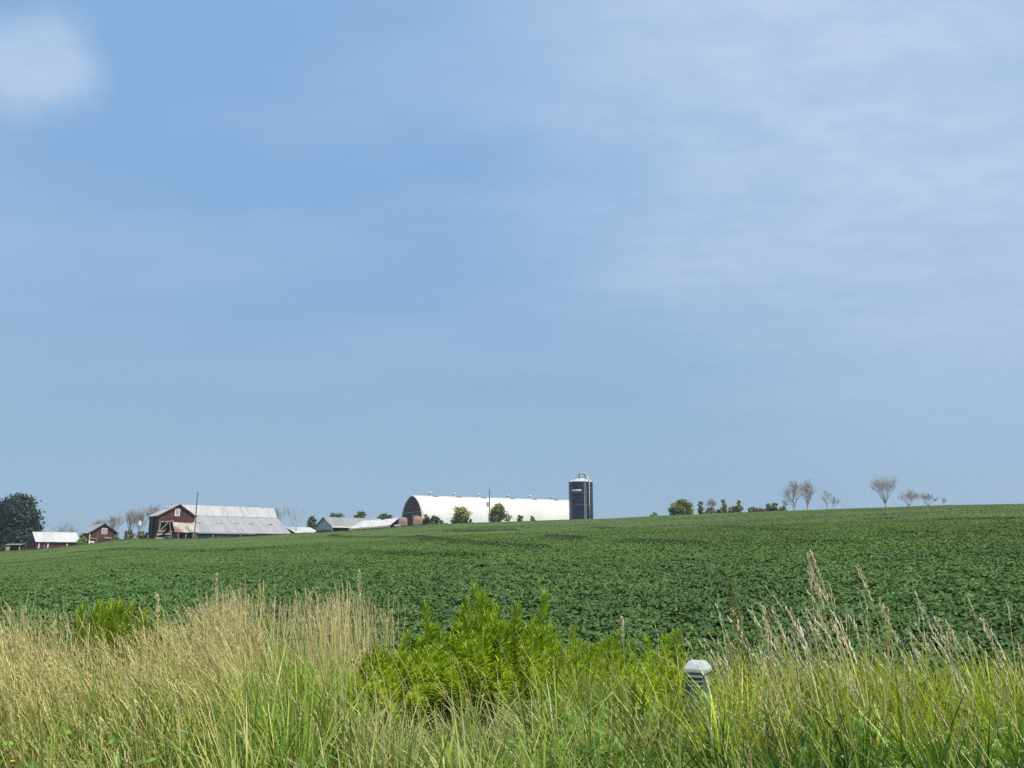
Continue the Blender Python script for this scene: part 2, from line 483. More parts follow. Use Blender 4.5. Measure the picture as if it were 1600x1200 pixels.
def near_box(x, y):                        # trampled patch in front of the utility pedestal
    q = 800 + 1327 * x / y
    return ((np.abs(q - 1079) < 30) & (y > 5.0) & (y < 7.6)).astype(float)
grass = Acc()
def green(n, px0, px1, y0, y1, hm, hs, w, col, lean=(-.12, 0), spread=.3, bend=1.9, tipc=None, keep=None, tuft=26):
    x, y, px = verge_pts(n, px0, px1, y0, y1)
    if keep is not None:
        k = keep(x, y, px); x, y, px = x[k], y[k], px[k]
    n = len(x)
    nt_ = max(4, n // tuft); ci = rng.integers(0, nt_, n) % len(x)
    ox, oy = rng.normal(0, .045, n), rng.normal(0, .045, n)
    x, y = x[ci] + ox, y[ci] + oy
    h_k = 1 - .27 * near_box(x, y)
    th_ = rng.normal(1, .19, n)[ci] * h_k; tl = rng.normal(0, .16, (n, 2))[ci]
    h = np.clip(rng.normal(hm, hs, n), .12, 2) * (1 + .18 * vnoise(x * 1.6, y * 1.6, 31)) * th_
    ln = np.stack([rng.normal(lean[0], spread * .6, n) + ox * 4.5 * spread, rng.normal(lean[1], spread * .6, n) + oy * 4.5 * spread], -1) + tl
    base = np.stack([x, y, ground_z(x, y) - .02], -1)
    V, Fq = blades(base, h, rng.uniform(w * .6, w * 1.3, n), ln, bend)
    tt = rng.lognormal(.02, .30, (n, 1))[ci]
    c0 = shade_col(col, n, .16, .08) * tt
    c1 = c0 if tipc is None else shade_col(tipc, n, .16, .06) * tt
    t = np.linspace(0, 1, 5) ** 1.5
    C = np.repeat(c0[:, None, :] * (1 - t)[None, :, None] + c1[:, None, :] * t[None, :, None], 2, axis=1).reshape(-1, 3)
    grass.add(V, Fq, C)
G1 = (.165, .265, .03); G2 = (.30, .38, .07); G3 = (.09, .175, .025); YG = (.31, .38, .04)
clump_zone = lambda x, y, px: ~((px > 548) & (px < 866) & (y > 7.0) & (y < 9.9) & (rng.uniform(size=len(px)) < .88))
hollow = lambda x, y, px: clump_zone(x, y, px) & ~((np.abs(px - 675) < 115) & (y > 5.5) & (y < 8.1) & (rng.uniform(size=len(px)) < .9))
green(20500, -600, 2200, 3.2, 10.4, .50, .15, .021, G1, tipc=G2, keep=hollow)
green(12500, -600, 2200, 3.2, 7.5, .42, .13, .020, G3, tipc=G1, spread=.4, keep=hollow)
# pale arching grass in the middle foreground
green(5500, 560, 1080, 3.4, 6.7, .50, .11, .019, (.20, .27, .06), spread=.55, bend=2.2, tipc=(.44, .48, .17))
# yellow green bank on the right
green(12000, 1090, 2200, 5.5, 10.3, .64, .13, .020, YG, tipc=(.42, .48, .06), spread=.34)
green(2500, 860, 1110, 6.3, 10.2, .60, .12, .018, (.23, .33, .035), tipc=(.40, .45, .07), spread=.34)
# broad dark blades low on the right
green(5600, 1060, 2150, 3.4, 6.4, .56, .12, .024, (.085, .175, .025), spread=.45, bend=2.0)
green(3200, 250, 1060, 3.6, 5.6, .48, .12, .022, (.10, .20, .028), spread=.45, bend=2.0)
# middle left green
green(4600, 400, 640, 4.5, 9.8, .70, .15, .018, (.17, .28, .035), tipc=(.33, .40, .08), spread=.3, keep=hollow)
# left: olive blades among the dry stems
green(12000, -600, 470, 3.4, 10.0, .66, .16, .015, (.21, .28, .04), tipc=(.46, .46, .14), lean=(-.28, .0), spread=.25)
green(4600, -600, 420, 3.4, 5.6, .46, .1, .018, (.11, .20, .03), spread=.4, bend=2.0, tipc=(.2, .29, .05))
nb_ = 420
x, y, px = verge_pts(nb_, -200, 1800, 4.2, 9.6)
x = np.repeat(x, 12) + rng.normal(0, .07, nb_ * 12); y = np.repeat(y, 12) + rng.normal(0, .07, nb_ * 12)
k = ~((np.abs(800 + 1327 * x / y - 675) < 130) & (y > 5.4) & (y < 9.9)); x, y = x[k], y[k]
n = len(x); z = ground_z(x, y) + rng.uniform(.18, .58, n)
nn = unit(np.stack([rng.normal(.1, .5, n), rng.normal(-.35, .5, n), np.ones(n)], -1))
L = rng.uniform(.045, .10, n)
V, Fq = leaf_cards(np.stack([x, y, z], -1), nn, unit(rng.normal(size=(n, 3)) * np.array([1, 1, .3])), L, L * rng.uniform(.3, .6, n))
grass.add(V, Fq, np.repeat(shade_col((.15, .27, .04), n, .28), 6, 0))
tag(grass.build('verge_grass', 'grass_leaf'), 'long green grass growing along the roadside verge', 'grass', kind='stuff')

dry = Acc()
def dry_stems(n, px0, px1, y0, y1, hscale=1.0, hs=.10, lean=(-.22, 0), spread=.13, w=.0062, col=(.60, .52, .21), head=(.66, .57, .27), headL=.14, headW=.0055, curl=1.35, green_base=(.17, .19, .06), weight=None, habs=None):
    x, y, px = verge_pts(n, px0, px1, y0, y1)
    if weight is not None:
        k = rng.uniform(size=n) < weight(px, y); x, y, px = x[k], y[k], px[k]
    n = len(x)
    hb = dryh(px) * hscale if habs is None else np.full(n, habs)
    k = ~((near_box(x, y) > 0) & (rng.uniform(size=n) < .7)); x, y, px = x[k], y[k], px[k]; n = len(x)
    hb = dryh(px) * hscale if habs is None else np.full(n, habs)
    # nearer plants stay lower so that the bank rises away from the road
    h = hb * np.interp(y, [3, 5, 7, 8.5, 10], [.62, .76, .92, 1.0, 1.0]) * np.clip(rng.normal(.93, hs, n), .5, 1.16) + (-ground_z(x, y)) * .8
    ln = np.stack([rng.normal(lean[0], spread, n), rng.normal(lean[1], spread, n)], -1)
    base = np.stack([x, y, ground_z(x, y) - .02], -1)
    seg = 5
    V, Fq = blades(base, h, rng.uniform(w * .7, w * 1.3, n), ln, curl, seg=seg, tip=.55, face=rng.normal(0, .5, n))
    tone = rng.lognormal(0, .16, n)[:, None]
    c1 = np.asarray(col) * tone; c0 = np.asarray(green_base) * tone * 1.15
    t = np.clip(np.linspace(0, 1, seg + 1) * 2.2, 0, 1)
    C = np.repeat(c0[:, None, :] * (1 - t)[None, :, None] + c1[:, None, :] * t[None, :, None], 2, axis=1).reshape(-1, 3)
    dry.add(V, Fq, np.clip(C, 0, .9))
    # narrow seed head: spikelets up the top of the stem, continuing its direction
    m = 9
    Vr = V.reshape(n, seg + 1, 2, 3).mean(2)
    tipp, prev = Vr[:, -1], Vr[:, -2]
    dr = unit(tipp - prev); dr = unit(dr + np.stack([rng.normal(-.05, .08, n), rng.normal(0, .08, n), rng.normal(0, .04, n)], -1))
    hl = headL * rng.uniform(.6, 1.3, n); hw = headW * rng.uniform(.6, 1.4, n)
    cc, dd, LL = [], [], []
    for k in range(m):
        t = (k + .3) / m
        a = rng.uniform(0, 2 * math.pi, n)
        side = unit(np.cross(dr, np.stack([np.cos(a), np.sin(a), np.zeros(n)], -1)))
        droop = np.zeros((n, 3)); droop[:, 2] = -.10 * hl * t * t; droop[:, 0] = -.07 * hl * t * t
        cc.append(tipp - dr * hl[:, None] * .15 + dr * hl[:, None] * t + droop)
        dd.append(unit(dr * 1.0 + side * .2))
        LL.append(hl * .22 * (1.1 - .5 * t))
    c = np.concatenate(cc); d = np.concatenate(dd); L = np.concatenate(LL)
    nr = unit(np.cross(d, unit(rng.normal(size=c.shape))))
    V2, F2 = leaf_cards(c, nr, d, L, np.tile(hw, m), fold=.3)
    hc = np.tile(np.asarray(head) * tone, (m, 1)) * (1 + rng.normal(0, .06, (n * m, 1)))
    dry.add(V2, F2, np.repeat(np.clip(hc, 0, .9), 6, 0))
wl = lambda px, y: np.clip(1.0 - .75 * bump(px, 195, 60) * (y > 8), 0, 1) * np.interp(px, [-150, 330, 430, 480], [1, .9, .6, .2]) * np.interp(y, [4, 5.2, 6.6], [.1, .32, 1])
dry_stems(5600, -600, 480, 4.2, 9.9, weight=wl, lean=(-.30, 0), spread=.15)
dry_stems(1900, -600, 330, 4.0, 8.5, hscale=.8, weight=wl, lean=(-.38, 0), spread=.2, headL=.10)
# the taller dry stand before the crop, left of the middle
dry_stems(1300, 335, 632, 8.6, 10.4, hscale=1.0, hs=.09, lean=(-.07, 0), spread=.10, weight=lambda px, y: (.25 + .75 * np.clip(bump(px, 375, 40) + bump(px, 560, 55), 0, 1)) * ((px < 548) | (y > 9.6)), col=(.66, .56, .27), head=(.72, .62, .34))
# scattered stems over the middle
dry_stems(150, 430, 1120, 4.5, 9.6, hscale=.98, hs=.14, lean=(-.22, 0), spread=.16)
dry_stems(300, 520, 1250, 3.8, 6.8, hscale=.86, hs=.16, lean=(-.25, 0), spread=.2, w=.0068, col=(.58, .50, .24), head=(.62, .53, .28), headL=.12)
# right bank
dry_stems(800, 1110, 2150, 5.8, 9.2, hscale=.90, hs=.16, lean=(-.16, 0), spread=.12, weight=lambda px, y: .12 + .88 * np.clip(bump(px, 1310, 60) + .5 * bump(px, 1500, 60) + .5 * bump(px, 1150, 30), 0, 1), headL=.24, headW=.011, green_base=(.2, .25, .04), head=(.84, .74, .50), col=(.66, .58, .28))
dry_stems(280, 1100, 2150, 3.8, 6.5, hscale=.9, hs=.14, lean=(-.12, 0), spread=.2, headL=.18)
dry_stems(420, -300, 1800, 4.0, 8.8, hscale=.62, hs=.2, lean=(-.5, 0), spread=.75, w=.0066, headL=.08, col=(.60, .52, .26))
tag(dry.build('dry_grass', 'dry_leaf'), 'tan dry grass stems with seed heads standing in the verge', 'grass', kind='stuff')

# ------------------------------------------------------------------ tall single stalks in front of the field
def stalk(px, top, D, lean, label, brush=False, hl=.22, headW=.016):
    p = spot(px, D); H = z_at(px, top, D) - p.z
    t = thing('grass_stalk' if not brush else 'dock_plant', label, 'grass stalk' if not brush else 'weed', p, 0, 'tall grass stalks against the crop' if not brush else None)
    rd = random.Random(int(px * 7 + top))
    pts = []
    for k in range(9):
        q = k / 8
        pts.append((-lean * H * (1 - q) ** 1.0 * 0 + lean * H * (q ** 1.8 - 1) * 1.0 + lean * H, rd.uniform(-.004, .004), H * q))
    rd0 = .005 if not brush else .007
    MB().tube(pts, [rd0 * (1 - .5 * k / 8) for k in range(9)], 5).build('stem', 'stalk_dry' if not brush else 'dock_brown', t)
    A = Acc()
    top_p = Vector(pts[-1]); d = (Vector(pts[-1]) - Vector(pts[-2])).normalized()
    m = 46 if not brush else 170
    c, dd, LL, WW = [], [], [], []
    for k in range(m):
        q = rd.random() if brush else (k + .5) / m
        span = hl * 1.35 if not brush else H * .62
        b = top_p - d * span * (1 - q)
        if brush: b = Vector((pts[-1][0] - lean * H * 0.8 * (1 - q) * .6, 0, H - span * (1 - q)))
        a = rd.uniform(0, 6.283); s = Vector((math.cos(a), math.sin(a), 0))
        wdt = headW * (1.0 if not brush else 6.5 * (1.1 - q))
        c.append(b + s * (wdt * rd.uniform(.0, .5 if not brush else 1)))
        dd.append((d * 1.0 + s * .4).normalized()); LL.append(rd.uniform(.025, .05)); WW.append(rd.uniform(.010, .016) if not brush else rd.uniform(.014, .026))
    c = np.array(c); dd = np.array(dd)
    nr = unit(np.cross(dd, unit(rng.normal(size=c.shape))))
    V, Fq = leaf_cards(c, nr, dd, np.array(LL), np.array(WW), .3)
    A.add(V, Fq, np.repeat(shade_col((.86, .76, .50) if not brush else (.30, .29, .09), m, .12), 6, 0))
    A.build('seed_spike' if brush else 'seed_head', 'dry_leaf', t)  # on the dock these scattered pieces are seeds along the spike
    return t
surf('stalk_dry', (.42, .34, .17), (.36, .31, .15), rough=.7, scale=5)
surf('dock_brown', (.24, .21, .08), (.19, .18, .07), rough=.8, scale=5)
for a in [(1266, 868, 7.6, -.02, 'straight upright grass stalk, tallest left of the dry clump on the right bank', .24),
          (1316, 862, 7.2, -.16, 'tallest leaning grass stalk with a long drooping head on the right bank', .34),
          (1290, 886, 7.8, -.10, 'thin leaning stalk between the tallest two stalks of the right bank', .2),
          (1302, 898, 7.4, -.13, 'leaning stalk just behind the tallest stalk on the right bank', .22),
          (1390, 885, 7.6, -.2, 'lone leaning stalk with a bent tip against dark soybeans', .26),
          (1416, 945, 7.0, -.2, 'shorter leaning stalk below the lone bent stalk on the right bank', .24),
          (1245, 952, 7.2, -.2, 'stalk leaning away at the left side of the dry clump on the right', .22),
          (1487, 965, 6.8, -.16, 'thick dry stalk with forked head near the right border', .24),
          (1562, 968, 6.6, -.18, 'last tall dry stalk before the right border', .28),
          (1197, 950, 7.4, -.05, 'slender stalk just right of the brown dock plant', .2),
          (972, 965, 9.2, -.02, 'pale upright stalk in front of the dark field behind the goldenrod shoots', .16),
          (568, 893, 9.3, -.02, 'tallest stalk of the dry stand left of the goldenrod clump', .2),
          (350, 897, 9.2, -.03, 'tallest stalk at the left end of the dry stand before the soybeans', .2),
          (270, 930, 8.6, -.08, 'single pale stalk rising above the left goldenrod', .16)]:
    stalk(a[0], a[1], a[2], a[3], a[4], hl=a[5])
stalk(1172, 905, 7.6, -.14, 'tall brown weed spike with dense ragged seeds beside the utility pedestal', brush=True)

# ------------------------------------------------------------------ goldenrod plants
def goldenrod_mesh(seed, H=1.0, nl=150, bright=1.0):
    r = np.random.default_rng(seed); rd = random.Random(seed)
    bend = rd.uniform(-.2, .16), rd.uniform(-.14, .14)
    path = [(bend[0] * q * q, bend[1] * q * q, q * H) for q in [0, .2, .4, .6, .8, 1]]
    st = MB().tube(path, [.006, .0055, .005, .004, .003, .002], 5)
    q = np.sort(r.uniform(.12, 1.0, nl) ** .72)
    a = np.arange(nl) * 2.4 + r.normal(0, .3, nl)
    d0 = np.stack([np.cos(a), np.sin(a), np.zeros(nl)], -1)
    up = np.interp(q, [0, .5, .85, 1], [.5, .8, 1.15, 2.4])[:, None]
    d = unit(d0 + np.array([0, 0, 1.0]) * up + r.normal(0, .28, (nl, 3)))
    c = np.stack([bend[0] * q * q, bend[1] * q * q, q * H], -1)
    side = np.cross(d, np.array([0, 0, 1.0])); nrm = unit(np.cross(side, d))
    L = np.interp(q, [0, .4, .8, 1], [.09, .115, .11, .085]) * r.uniform(.8, 1.2, nl)
    W = np.interp(q, [0, .6, 1], [.0135, .0125, .010])
    V, Fq = leaf_cards(c, nrm, d, L, W, .2)
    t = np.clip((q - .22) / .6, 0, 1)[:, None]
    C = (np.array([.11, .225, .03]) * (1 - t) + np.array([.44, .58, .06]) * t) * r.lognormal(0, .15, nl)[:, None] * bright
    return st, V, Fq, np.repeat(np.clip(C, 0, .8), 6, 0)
surf('goldenrod_stem', (.12, .16, .04), (.16, .15, .05), rough=.7, scale=8)
PROTO = []
for s in range(6):
    st, V, Fq, C = goldenrod_mesh(100 + s, nl=170 + 12 * s)
    PROTO.append((st, V, Fq, C, [None, None]))
def goldenrod(x, y, H, k, rz, label, group, wide=1.0):
    st, V, Fq, C, cache = PROTO[k]
    t = thing('goldenrod_plant', label, 'wildflower', (x, y, gz(x, y)), rz, group)
    t.scale = (wide, wide, H)
    if cache[0] is None:
        cache[0] = st.build('stem', 'goldenrod_stem', t); cache[1] = mesh_np('leaves', V, Fq, 'goldenrod_leaf', C, t)
    else:
        for c in cache:
            o = c.copy(); COL.objects.link(o); o.parent = t
    return t
GTX = [530, 575, 610, 650, 690, 720, 765, 795, 812, 836, 850, 870, 900]
GTY = [1040, 1012, 992, 985, 968, 955, 935, 958, 972, 945, 958, 985, 1000]
rg = random.Random(5)
for i in range(215):
    px = rg.uniform(530, 900); D = rg.uniform(7.9, 9.7)
    top = np.interp(px, GTX, GTY) + abs(rg.gauss(0, 15)) + (9.7 - D) * rg.uniform(34, 62)
    x = (px - 800) / 1327 * D
    H = z_at(px, top, D) - gz(x, D)
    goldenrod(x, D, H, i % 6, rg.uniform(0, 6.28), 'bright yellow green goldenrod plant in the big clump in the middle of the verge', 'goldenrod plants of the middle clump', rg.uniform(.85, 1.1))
for i, (px, top, D) in enumerate([(765, 924, 9.5), (838, 934, 9.4), (722, 940, 9.4), (690, 950, 9.5), (800, 950, 9.3), (748, 938, 9.5), (780, 935, 9.6)]):
    x = (px - 800) / 1327 * D
    goldenrod(x, D, z_at(px, top, D) - gz(x, D), i % 6, i * 1.1, 'bright yellow green goldenrod plant in the big clump in the middle of the verge', 'goldenrod plants of the middle clump', 1.15)
for i in range(72):
    px = rg.uniform(868, 1070); D = rg.uniform(7.6, 9.8)
    top = 986 + abs(rg.gauss(0, 26)) + (9.8 - D) * 34
    x = (px - 800) / 1327 * D
    goldenrod(x, D, z_at(px, top, D) - gz(x, D), i % 6, rg.uniform(0, 6.28), 'young goldenrod shoot among yellow green grass left of the utility pedestal', 'goldenrod shoots beside the pedestal', rg.uniform(.85, 1.1))
for i in range(26):
    px = rg.uniform(148, 244); D = rg.uniform(9.0, 9.9)
    top = 946 + abs(rg.gauss(0, 12)) + abs(px - 190) * .25
    x = (px - 800) / 1327 * D
    goldenrod(x, D, z_at(px, top, D) - gz(x, D), i % 6, rg.uniform(0, 6.28), 'green goldenrod plant in the small clump among dry grass on the left', 'goldenrod plants of the small left clump', rg.uniform(.85, 1.1))

# broad leaved weeds
def weed(px, row, D, seed, label, col=(.16, .27, .05), leaf=.085):
    p = spot(px, D); H = z_at(px, row, D) - p.z; rd = random.Random(seed)
    t = thing('leafy_weed', label, 'weed', p, rd.uniform(0, 6), None)
    b = MB(); c, d, L = [], [], []
    for k in range(rd.randint(4, 6)):
        a = rd.uniform(0, 6.283); s_ = Vector((math.cos(a), math.sin(a), 0)) * rd.uniform(.05, .22); h_ = H * rd.uniform(.7, 1)
        pts = [Vector((0, 0, 0)) + s_ * q * q + Vector((0, 0, h_ * q)) for q in (0, .35, .7, 1)]
        b.tube(pts, [.005, .004, .003, .002], 5)
        for m_ in range(14):
            q = .25 + .75 * m_ / 13; an = m_ * 2.4 + rd.random()
            c.append(s_ * q * q + Vector((0, 0, h_ * q))); d.append(Vector((math.cos(an), math.sin(an), rd.uniform(-.1, .5))).normalized()); L.append(leaf * rd.uniform(.6, 1.2) * (1.15 - .5 * q))
    b.build('stem', 'goldenrod_stem', t)
    c = np.array(c); d = np.array(d); L = np.array(L)
    sd = np.cross(d, np.array([0, 0, 1.0])); nr = unit(np.cross(sd, d))
    V, Fq = leaf_cards(c, nr, d, L, L * .5, .15)
    mesh_np('leaves', V, Fq, 'grass_leaf', np.repeat(shade_col(col, len(c), .15), 6, 0), t)
weed(882, 958, 9.4, 1, 'pale leafy vine like weed rising between goldenrod clump and field', (.27, .40, .10), .075)
weed(925, 968, 9.6, 2, 'pale leafy weed beside the soybeans right of the goldenrod clump', (.24, .36, .12), .07)
weed(1128, 1078, 6.6, 3, 'dark round leaved weed at the right foot of the utility pedestal', (.09, .17, .035), .075)
weed(1050, 1120, 6.0, 4, 'low broad leaved weed in front of the utility pedestal', (.11, .2, .04), .07)
weed(505, 1040, 8.4, 5, 'leafy weed at the left side of the goldenrod clump', (.13, .23, .04), .09)
weed(1440, 1110, 5.6, 6, 'broad leaved weed low in the grass of the right bank', (.10, .2, .035), .09)
weed(250, 1150, 5.0, 7, 'broad leaved weed low among grass at the lower left', (.10, .2, .04), .08)
weed(335, 958, 9.3, 8, 'bushy green weed between small left goldenrod and dry stand', (.15, .24, .05), .08)

# small yellow wildflowers
surf('petal_yellow', (.75, .55, .02), (.65, .42, .02), rough=.6, scale=20)
def flower(px, row, D, label, group):
    p = spot(px, D); H = z_at(px, row, D) - p.z
    t = thing('yellow_flower', label, 'wildflower', p, 0, group)
    MB().tube([(0, 0, 0), (.02, 0, H * .6), (0, 0, H)], .003, 5).build('stem', 'goldenrod_stem', t)
    b = MB()
    for k in range(8):
        a = k * .785
        d = Vector((math.cos(a), math.sin(a), .25)); s = Vector((-math.sin(a), math.cos(a), 0))
        b.add([Vector((0, 0, H)), Vector((0, 0, H)) + d * .008 + s * .005, Vector((0, 0, H)) + d * .017, Vector((0, 0, H)) + d * .008 - s * .005], [(0, 1, 2, 3)])
    b.build('petals', 'petal_yellow', t)
for px, row, D in [(228, 946, 9.3), (236, 952, 9.3), (241, 944, 9.35), (240, 962, 9.2), (233, 966, 9.2), (246, 957, 9.3)]:
    flower(px, row, D, 'small yellow flower beside the left goldenrod clump', 'yellow flowers beside the left goldenrod')
for px, row, D in [(16, 1154, 4.9), (31, 1166, 4.8), (58, 1190, 4.6), (24, 1172, 4.75)]:
    flower(px, row, D, 'tiny yellow flower low in the grass at the lower left corner', 'yellow flowers in the lower left grass')

# ------------------------------------------------------------------ utility pedestal
pd = spot(1081, 7.4)
ztop = z_at(1083, 1031, 7.4) - pd.z
pd.z -= .0
t = thing('utility_pedestal', 'grey green utility pedestal with pale lid and louvres standing in the grass', 'utility box', pd, R(-24))
w = .178
b = MB(); b.box((0, 0, ztop - .30), (w, w, .42))
b.build('body', 'ped_body', t)
b = MB()
hw, z0 = w / 2 + .012, ztop - .068
ring = lambda h, z: [(-h, -h, z), (h, -h, z), (h, h, z), (-h, h, z)]
pro = [(hw, z0 - .022), (hw, z0), (hw * .97, z0 + .008), (hw * .62, z0 + .056), (hw * .55, z0 + .061)]
vs = [];
for h, z in pro: vs += ring(h, z)
fs = [(0, 3, 2, 1)] + [(4 * i + j, 4 * i + (j + 1) % 4, 4 * i + 4 + (j + 1) % 4, 4 * i + 4 + j) for i in range(len(pro) - 1) for j in range(4)] + [tuple(4 * (len(pro) - 1) + j for j in range(4))]
b.add(vs, fs); b.build('lid', 'ped_lid', t)
for fx in (0, 1):
    for k in range(3):
        b = MB()
        zz = z0 - .055 - k * .036
        if fx == 0: b.add([(-w * .36, -w / 2 - .002, zz + .016), (w * .36, -w / 2 - .002, zz + .016), (w * .36, -w / 2 - .02, zz - .006), (-w * .36, -w / 2 - .02, zz - .006), (-w * .36, -w / 2 - .002, zz - .010), (w * .36, -w / 2 - .002, zz - .010)], [(0, 3, 2, 1), (3, 4, 5, 2), (0, 4, 3), (1, 2, 5), (0, 1, 5, 4)])
        else: continue
        b.build('louvre', 'ped_louvre' if 'ped_louvre' in MATS else 'ped_lid', t)
MB().box((0, 0, (ztop - .51) / 2), (w * .8, w * .8, ztop - .51)).build('post', 'ped_post', t)

# ------------------------------------------------------------------ trees
def leafy(name, label, px, D, top, width, seed, col, trunk_h=.25, leaf=.55, n=2600, lobes=14, cat='tree', flat=1.0, fill=1.9, sink=0.0, jit=.2, parts=True, group=None, depth=None):
    rd = random.Random(seed); p = spot(px, D)
    H = z_at(px, top, D) - p.z; Wd = width * D / 1327.0
    t = thing(name, label, cat, p, rd.uniform(0, .4), group)
    dep = Wd if depth is None else depth
    b = MB()
    b.tube([(0, 0, -.3), (.05, 0, H * .3), (0, .05, H * .75)], [H * .03 + .03, H * .022 + .02, .02], 7)
    cs = []; bsh = trunk_h < .08
    lobes = int(lobes * fill); n = int(n * fill)
    for k in range(lobes):
        a = rd.uniform(0, 6.283); q = rd.random() ** .6
        f_ = (k + rd.random()) / lobes
        zc = H * (trunk_h + (1 - trunk_h) * (.08 + .80 * f_))
        v = (zc / H - trunk_h) / (1 - trunk_h)
        prof = (max(0.0, 1 - v ** 2.6) ** .5) if bsh else (max(0.0, 1 - abs(v - .38) ** 2.2 / .62 ** 2.2)) ** .5
        r = Wd * .5 * .74 * q * prof
        c = Vector((math.cos(a) * r, math.sin(a) * r * dep / Wd, zc))
        rad = min(Wd, H * 1.2) * rd.uniform(.13, .22) * (.6 + .4 * prof)
        cs.append((c, rad)); b.tube([(0, 0, H * trunk_h * rd.uniform(.6, 1.2)), c * .6 + Vector((0, 0, H * .1)), c], [H * .014 + .01, H * .008 + .008, .01], 5)
    cs.append((Vector((rd.uniform(-.1, .1) * Wd, 0, H * .9)), min(Wd, H) * .15)); cs.append((Vector((0, 0, H * (trunk_h + .4 * (1 - trunk_h)))), min(Wd, H) * .34))
    b.build('trunk', 'bark', t)
    A = Acc(); tot = sum(r * r for _, r in cs)
    for c, r in cs:
        m = int(n * r * r / tot) + 4
        u = unit(rng.normal(size=(m, 3))); rad = r * (rng.uniform(.25, 1, m) ** .45) * (1 + .27 * rng.normal(size=m))
        pt = np.array(c) + u * rad[:, None] * np.array([1, 1, .85 * flat])
        pt[:, 2] = np.clip(pt[:, 2], .05, H * 1.02)
        V, Fq = quad_cards(pt, unit(u * .8 + rng.normal(0, .6, (m, 3)) + np.array([0, 0, .35])), rng.uniform(leaf * .6, leaf * 1.25, m), .75)
        tone = rd.uniform(.8, 1.2)
        A.add(V, Fq, np.repeat(shade_col(np.array(col) * tone * (1.3 if col == DARK else 1.6), m, jit), 4, 0))
    A.build('crown', 'tree_leaf', t)
    return t

def bare(label, px, D, top, seed, mat='dead_wood', leader=True, spread=.5, limbs=5, depth=4, group=None, lean=0.0, r0=None, fork=.2, twig=.02, sub=3, gap=(.58, .85)):
    rd = random.Random(seed); p = spot(px, D); H = z_at(px, top, D) - p.z
    t = thing('bare_tree', label, 'tree', p, 0, group)
    r0 = r0 or H * .018
    T, B = MB(), MB()
    def grow(p, d, L, r, k):
        mb = T if k <= 1 else B
        q, pts, rs = p.copy(), [p.copy()], [r]
        nseg = 3 if k < 3 else 2
        for i in range(nseg):
            d = (d + Vector((rd.gauss(0, .13), rd.gauss(0, .13), rd.gauss(.03, .08)))).normalized()
            q = q + d * L / nseg; pts.append(q.copy()); rs.append(max(twig, r * (1 - .5 * (i + 1) / nseg)))
        mb.tube(pts, rs, 5 if k < 2 else 3, cap=False)
        if k >= depth or L < .25: return
        nb = rd.choice([sub, sub, sub + 1])
        for i in range(nb):
            f = .45 + .55 * (i + 1) / nb
            j = min(nseg, max(1, round(f * nseg)))
            a = rd.uniform(0, 6.283); sd = Vector((math.cos(a), math.sin(a), 0))
            grow(pts[j], (d + sd * spread * rd.uniform(.7, 1.25) + Vector((0, 0, .22))).normalized(), L * rd.uniform(*gap), rs[j] * .62, k + 1)
    T.tube([(0, 0, -.3), (lean * H * .1, 0, H * fork)], [r0 * 1.2, r0], 7)
    if leader:
        pts = [Vector((lean * H * .1, 0, H * fork))]
        for i in range(5): pts.append(pts[-1] + Vector((rd.gauss(lean * .3, .05) * H * .14, rd.gauss(0, .05) * H * .14, H * .14)))
        T.tube(pts, [r0 * (1 - .15 * i) for i in range(6)], 6, cap=False)
        for i in range(1, 6):
            for m_ in range(3 if limbs < 5 else 4):
                a = rd.uniform(0, 6.283); s = rd.uniform(.45, .95) * (spread + .25)
                grow(pts[i].lerp(pts[i - 1], rd.random()), Vector((math.cos(a) * s + lean, math.sin(a) * s, rd.uniform(.55, 1.1))).normalized(), H * rd.uniform(.2, .36) * (1.15 - .13 * i), r0 * .45, 2)
    for i in range(limbs if not leader else max(1, limbs // 3)):
        a = 6.283 * i / limbs + rd.uniform(-.4, .4); s = spread * rd.uniform(.5, 1.15)
        grow(Vector((lean * H * .1, 0, H * fork * rd.uniform(.75, 1))), Vector((math.cos(a) * s + lean, math.sin(a) * s, 1)).normalized(), H * rd.uniform(.34, .46), r0 * .62, 1)
    # fit the tree to its height
    top_z = max(v[2] for v in T.v + B.v); k = H / top_z
    for mb in (T, B): mb.v = [(v[0] * k, v[1] * k, v[2] * k if v[2] > 0 else v[2]) for v in mb.v]
    T.build('trunk', mat, t)
    if B.v: B.build('branches', mat, t)
    return t

DARK = (.032, .050, .040); MID = (.11, .16, .045); OLIVE = (.20, .22, .045); HZ = (.12, .15, .09)
leafy('maple_tree', 'huge dark round maple tree beside the red shed at the left border', 22, 222, 773, 96, 3, DARK, trunk_h=.06, leaf=.75, n=11000, lobes=34, jit=.25)
leafy('bush', 'dark bush between the long red shed and the small red barn', 128, 204, 836, 20, 5, MID, trunk_h=.05, leaf=.45, n=500, lobes=6, cat='bush')
leafy('bush', 'low bush at the right foot of the small red barn', 183, 203, 836, 24, 6, (.11, .15, .045), trunk_h=.02, leaf=.4, n=420, lobes=6, cat='bush')
leafy('bush', 'green scrub on the bank left of the broken barn wing', 224, 204, 830, 30, 8, (.11, .15, .045), trunk_h=.02, leaf=.42, n=600, lobes=7, cat='bush')
leafy('bush', 'rounded scrub under the grey bare trees left of the old barn', 203, 207, 827, 24, 9, (.12, .14, .07), trunk_h=.02, leaf=.42, n=420, lobes=6, cat='bush')
leafy('tree', 'dark evergreen looking tree behind the left end of the grey shed', 487, 262, 806, 22, 10, (.06, .095, .04), trunk_h=.1, leaf=.6, n=700, lobes=8)
leafy('tree', 'long dark tree crown above the grey shed roof left part', 522, 268, 802, 40, 11, (.06, .095, .042), trunk_h=.1, leaf=.6, n=1000, lobes=10)
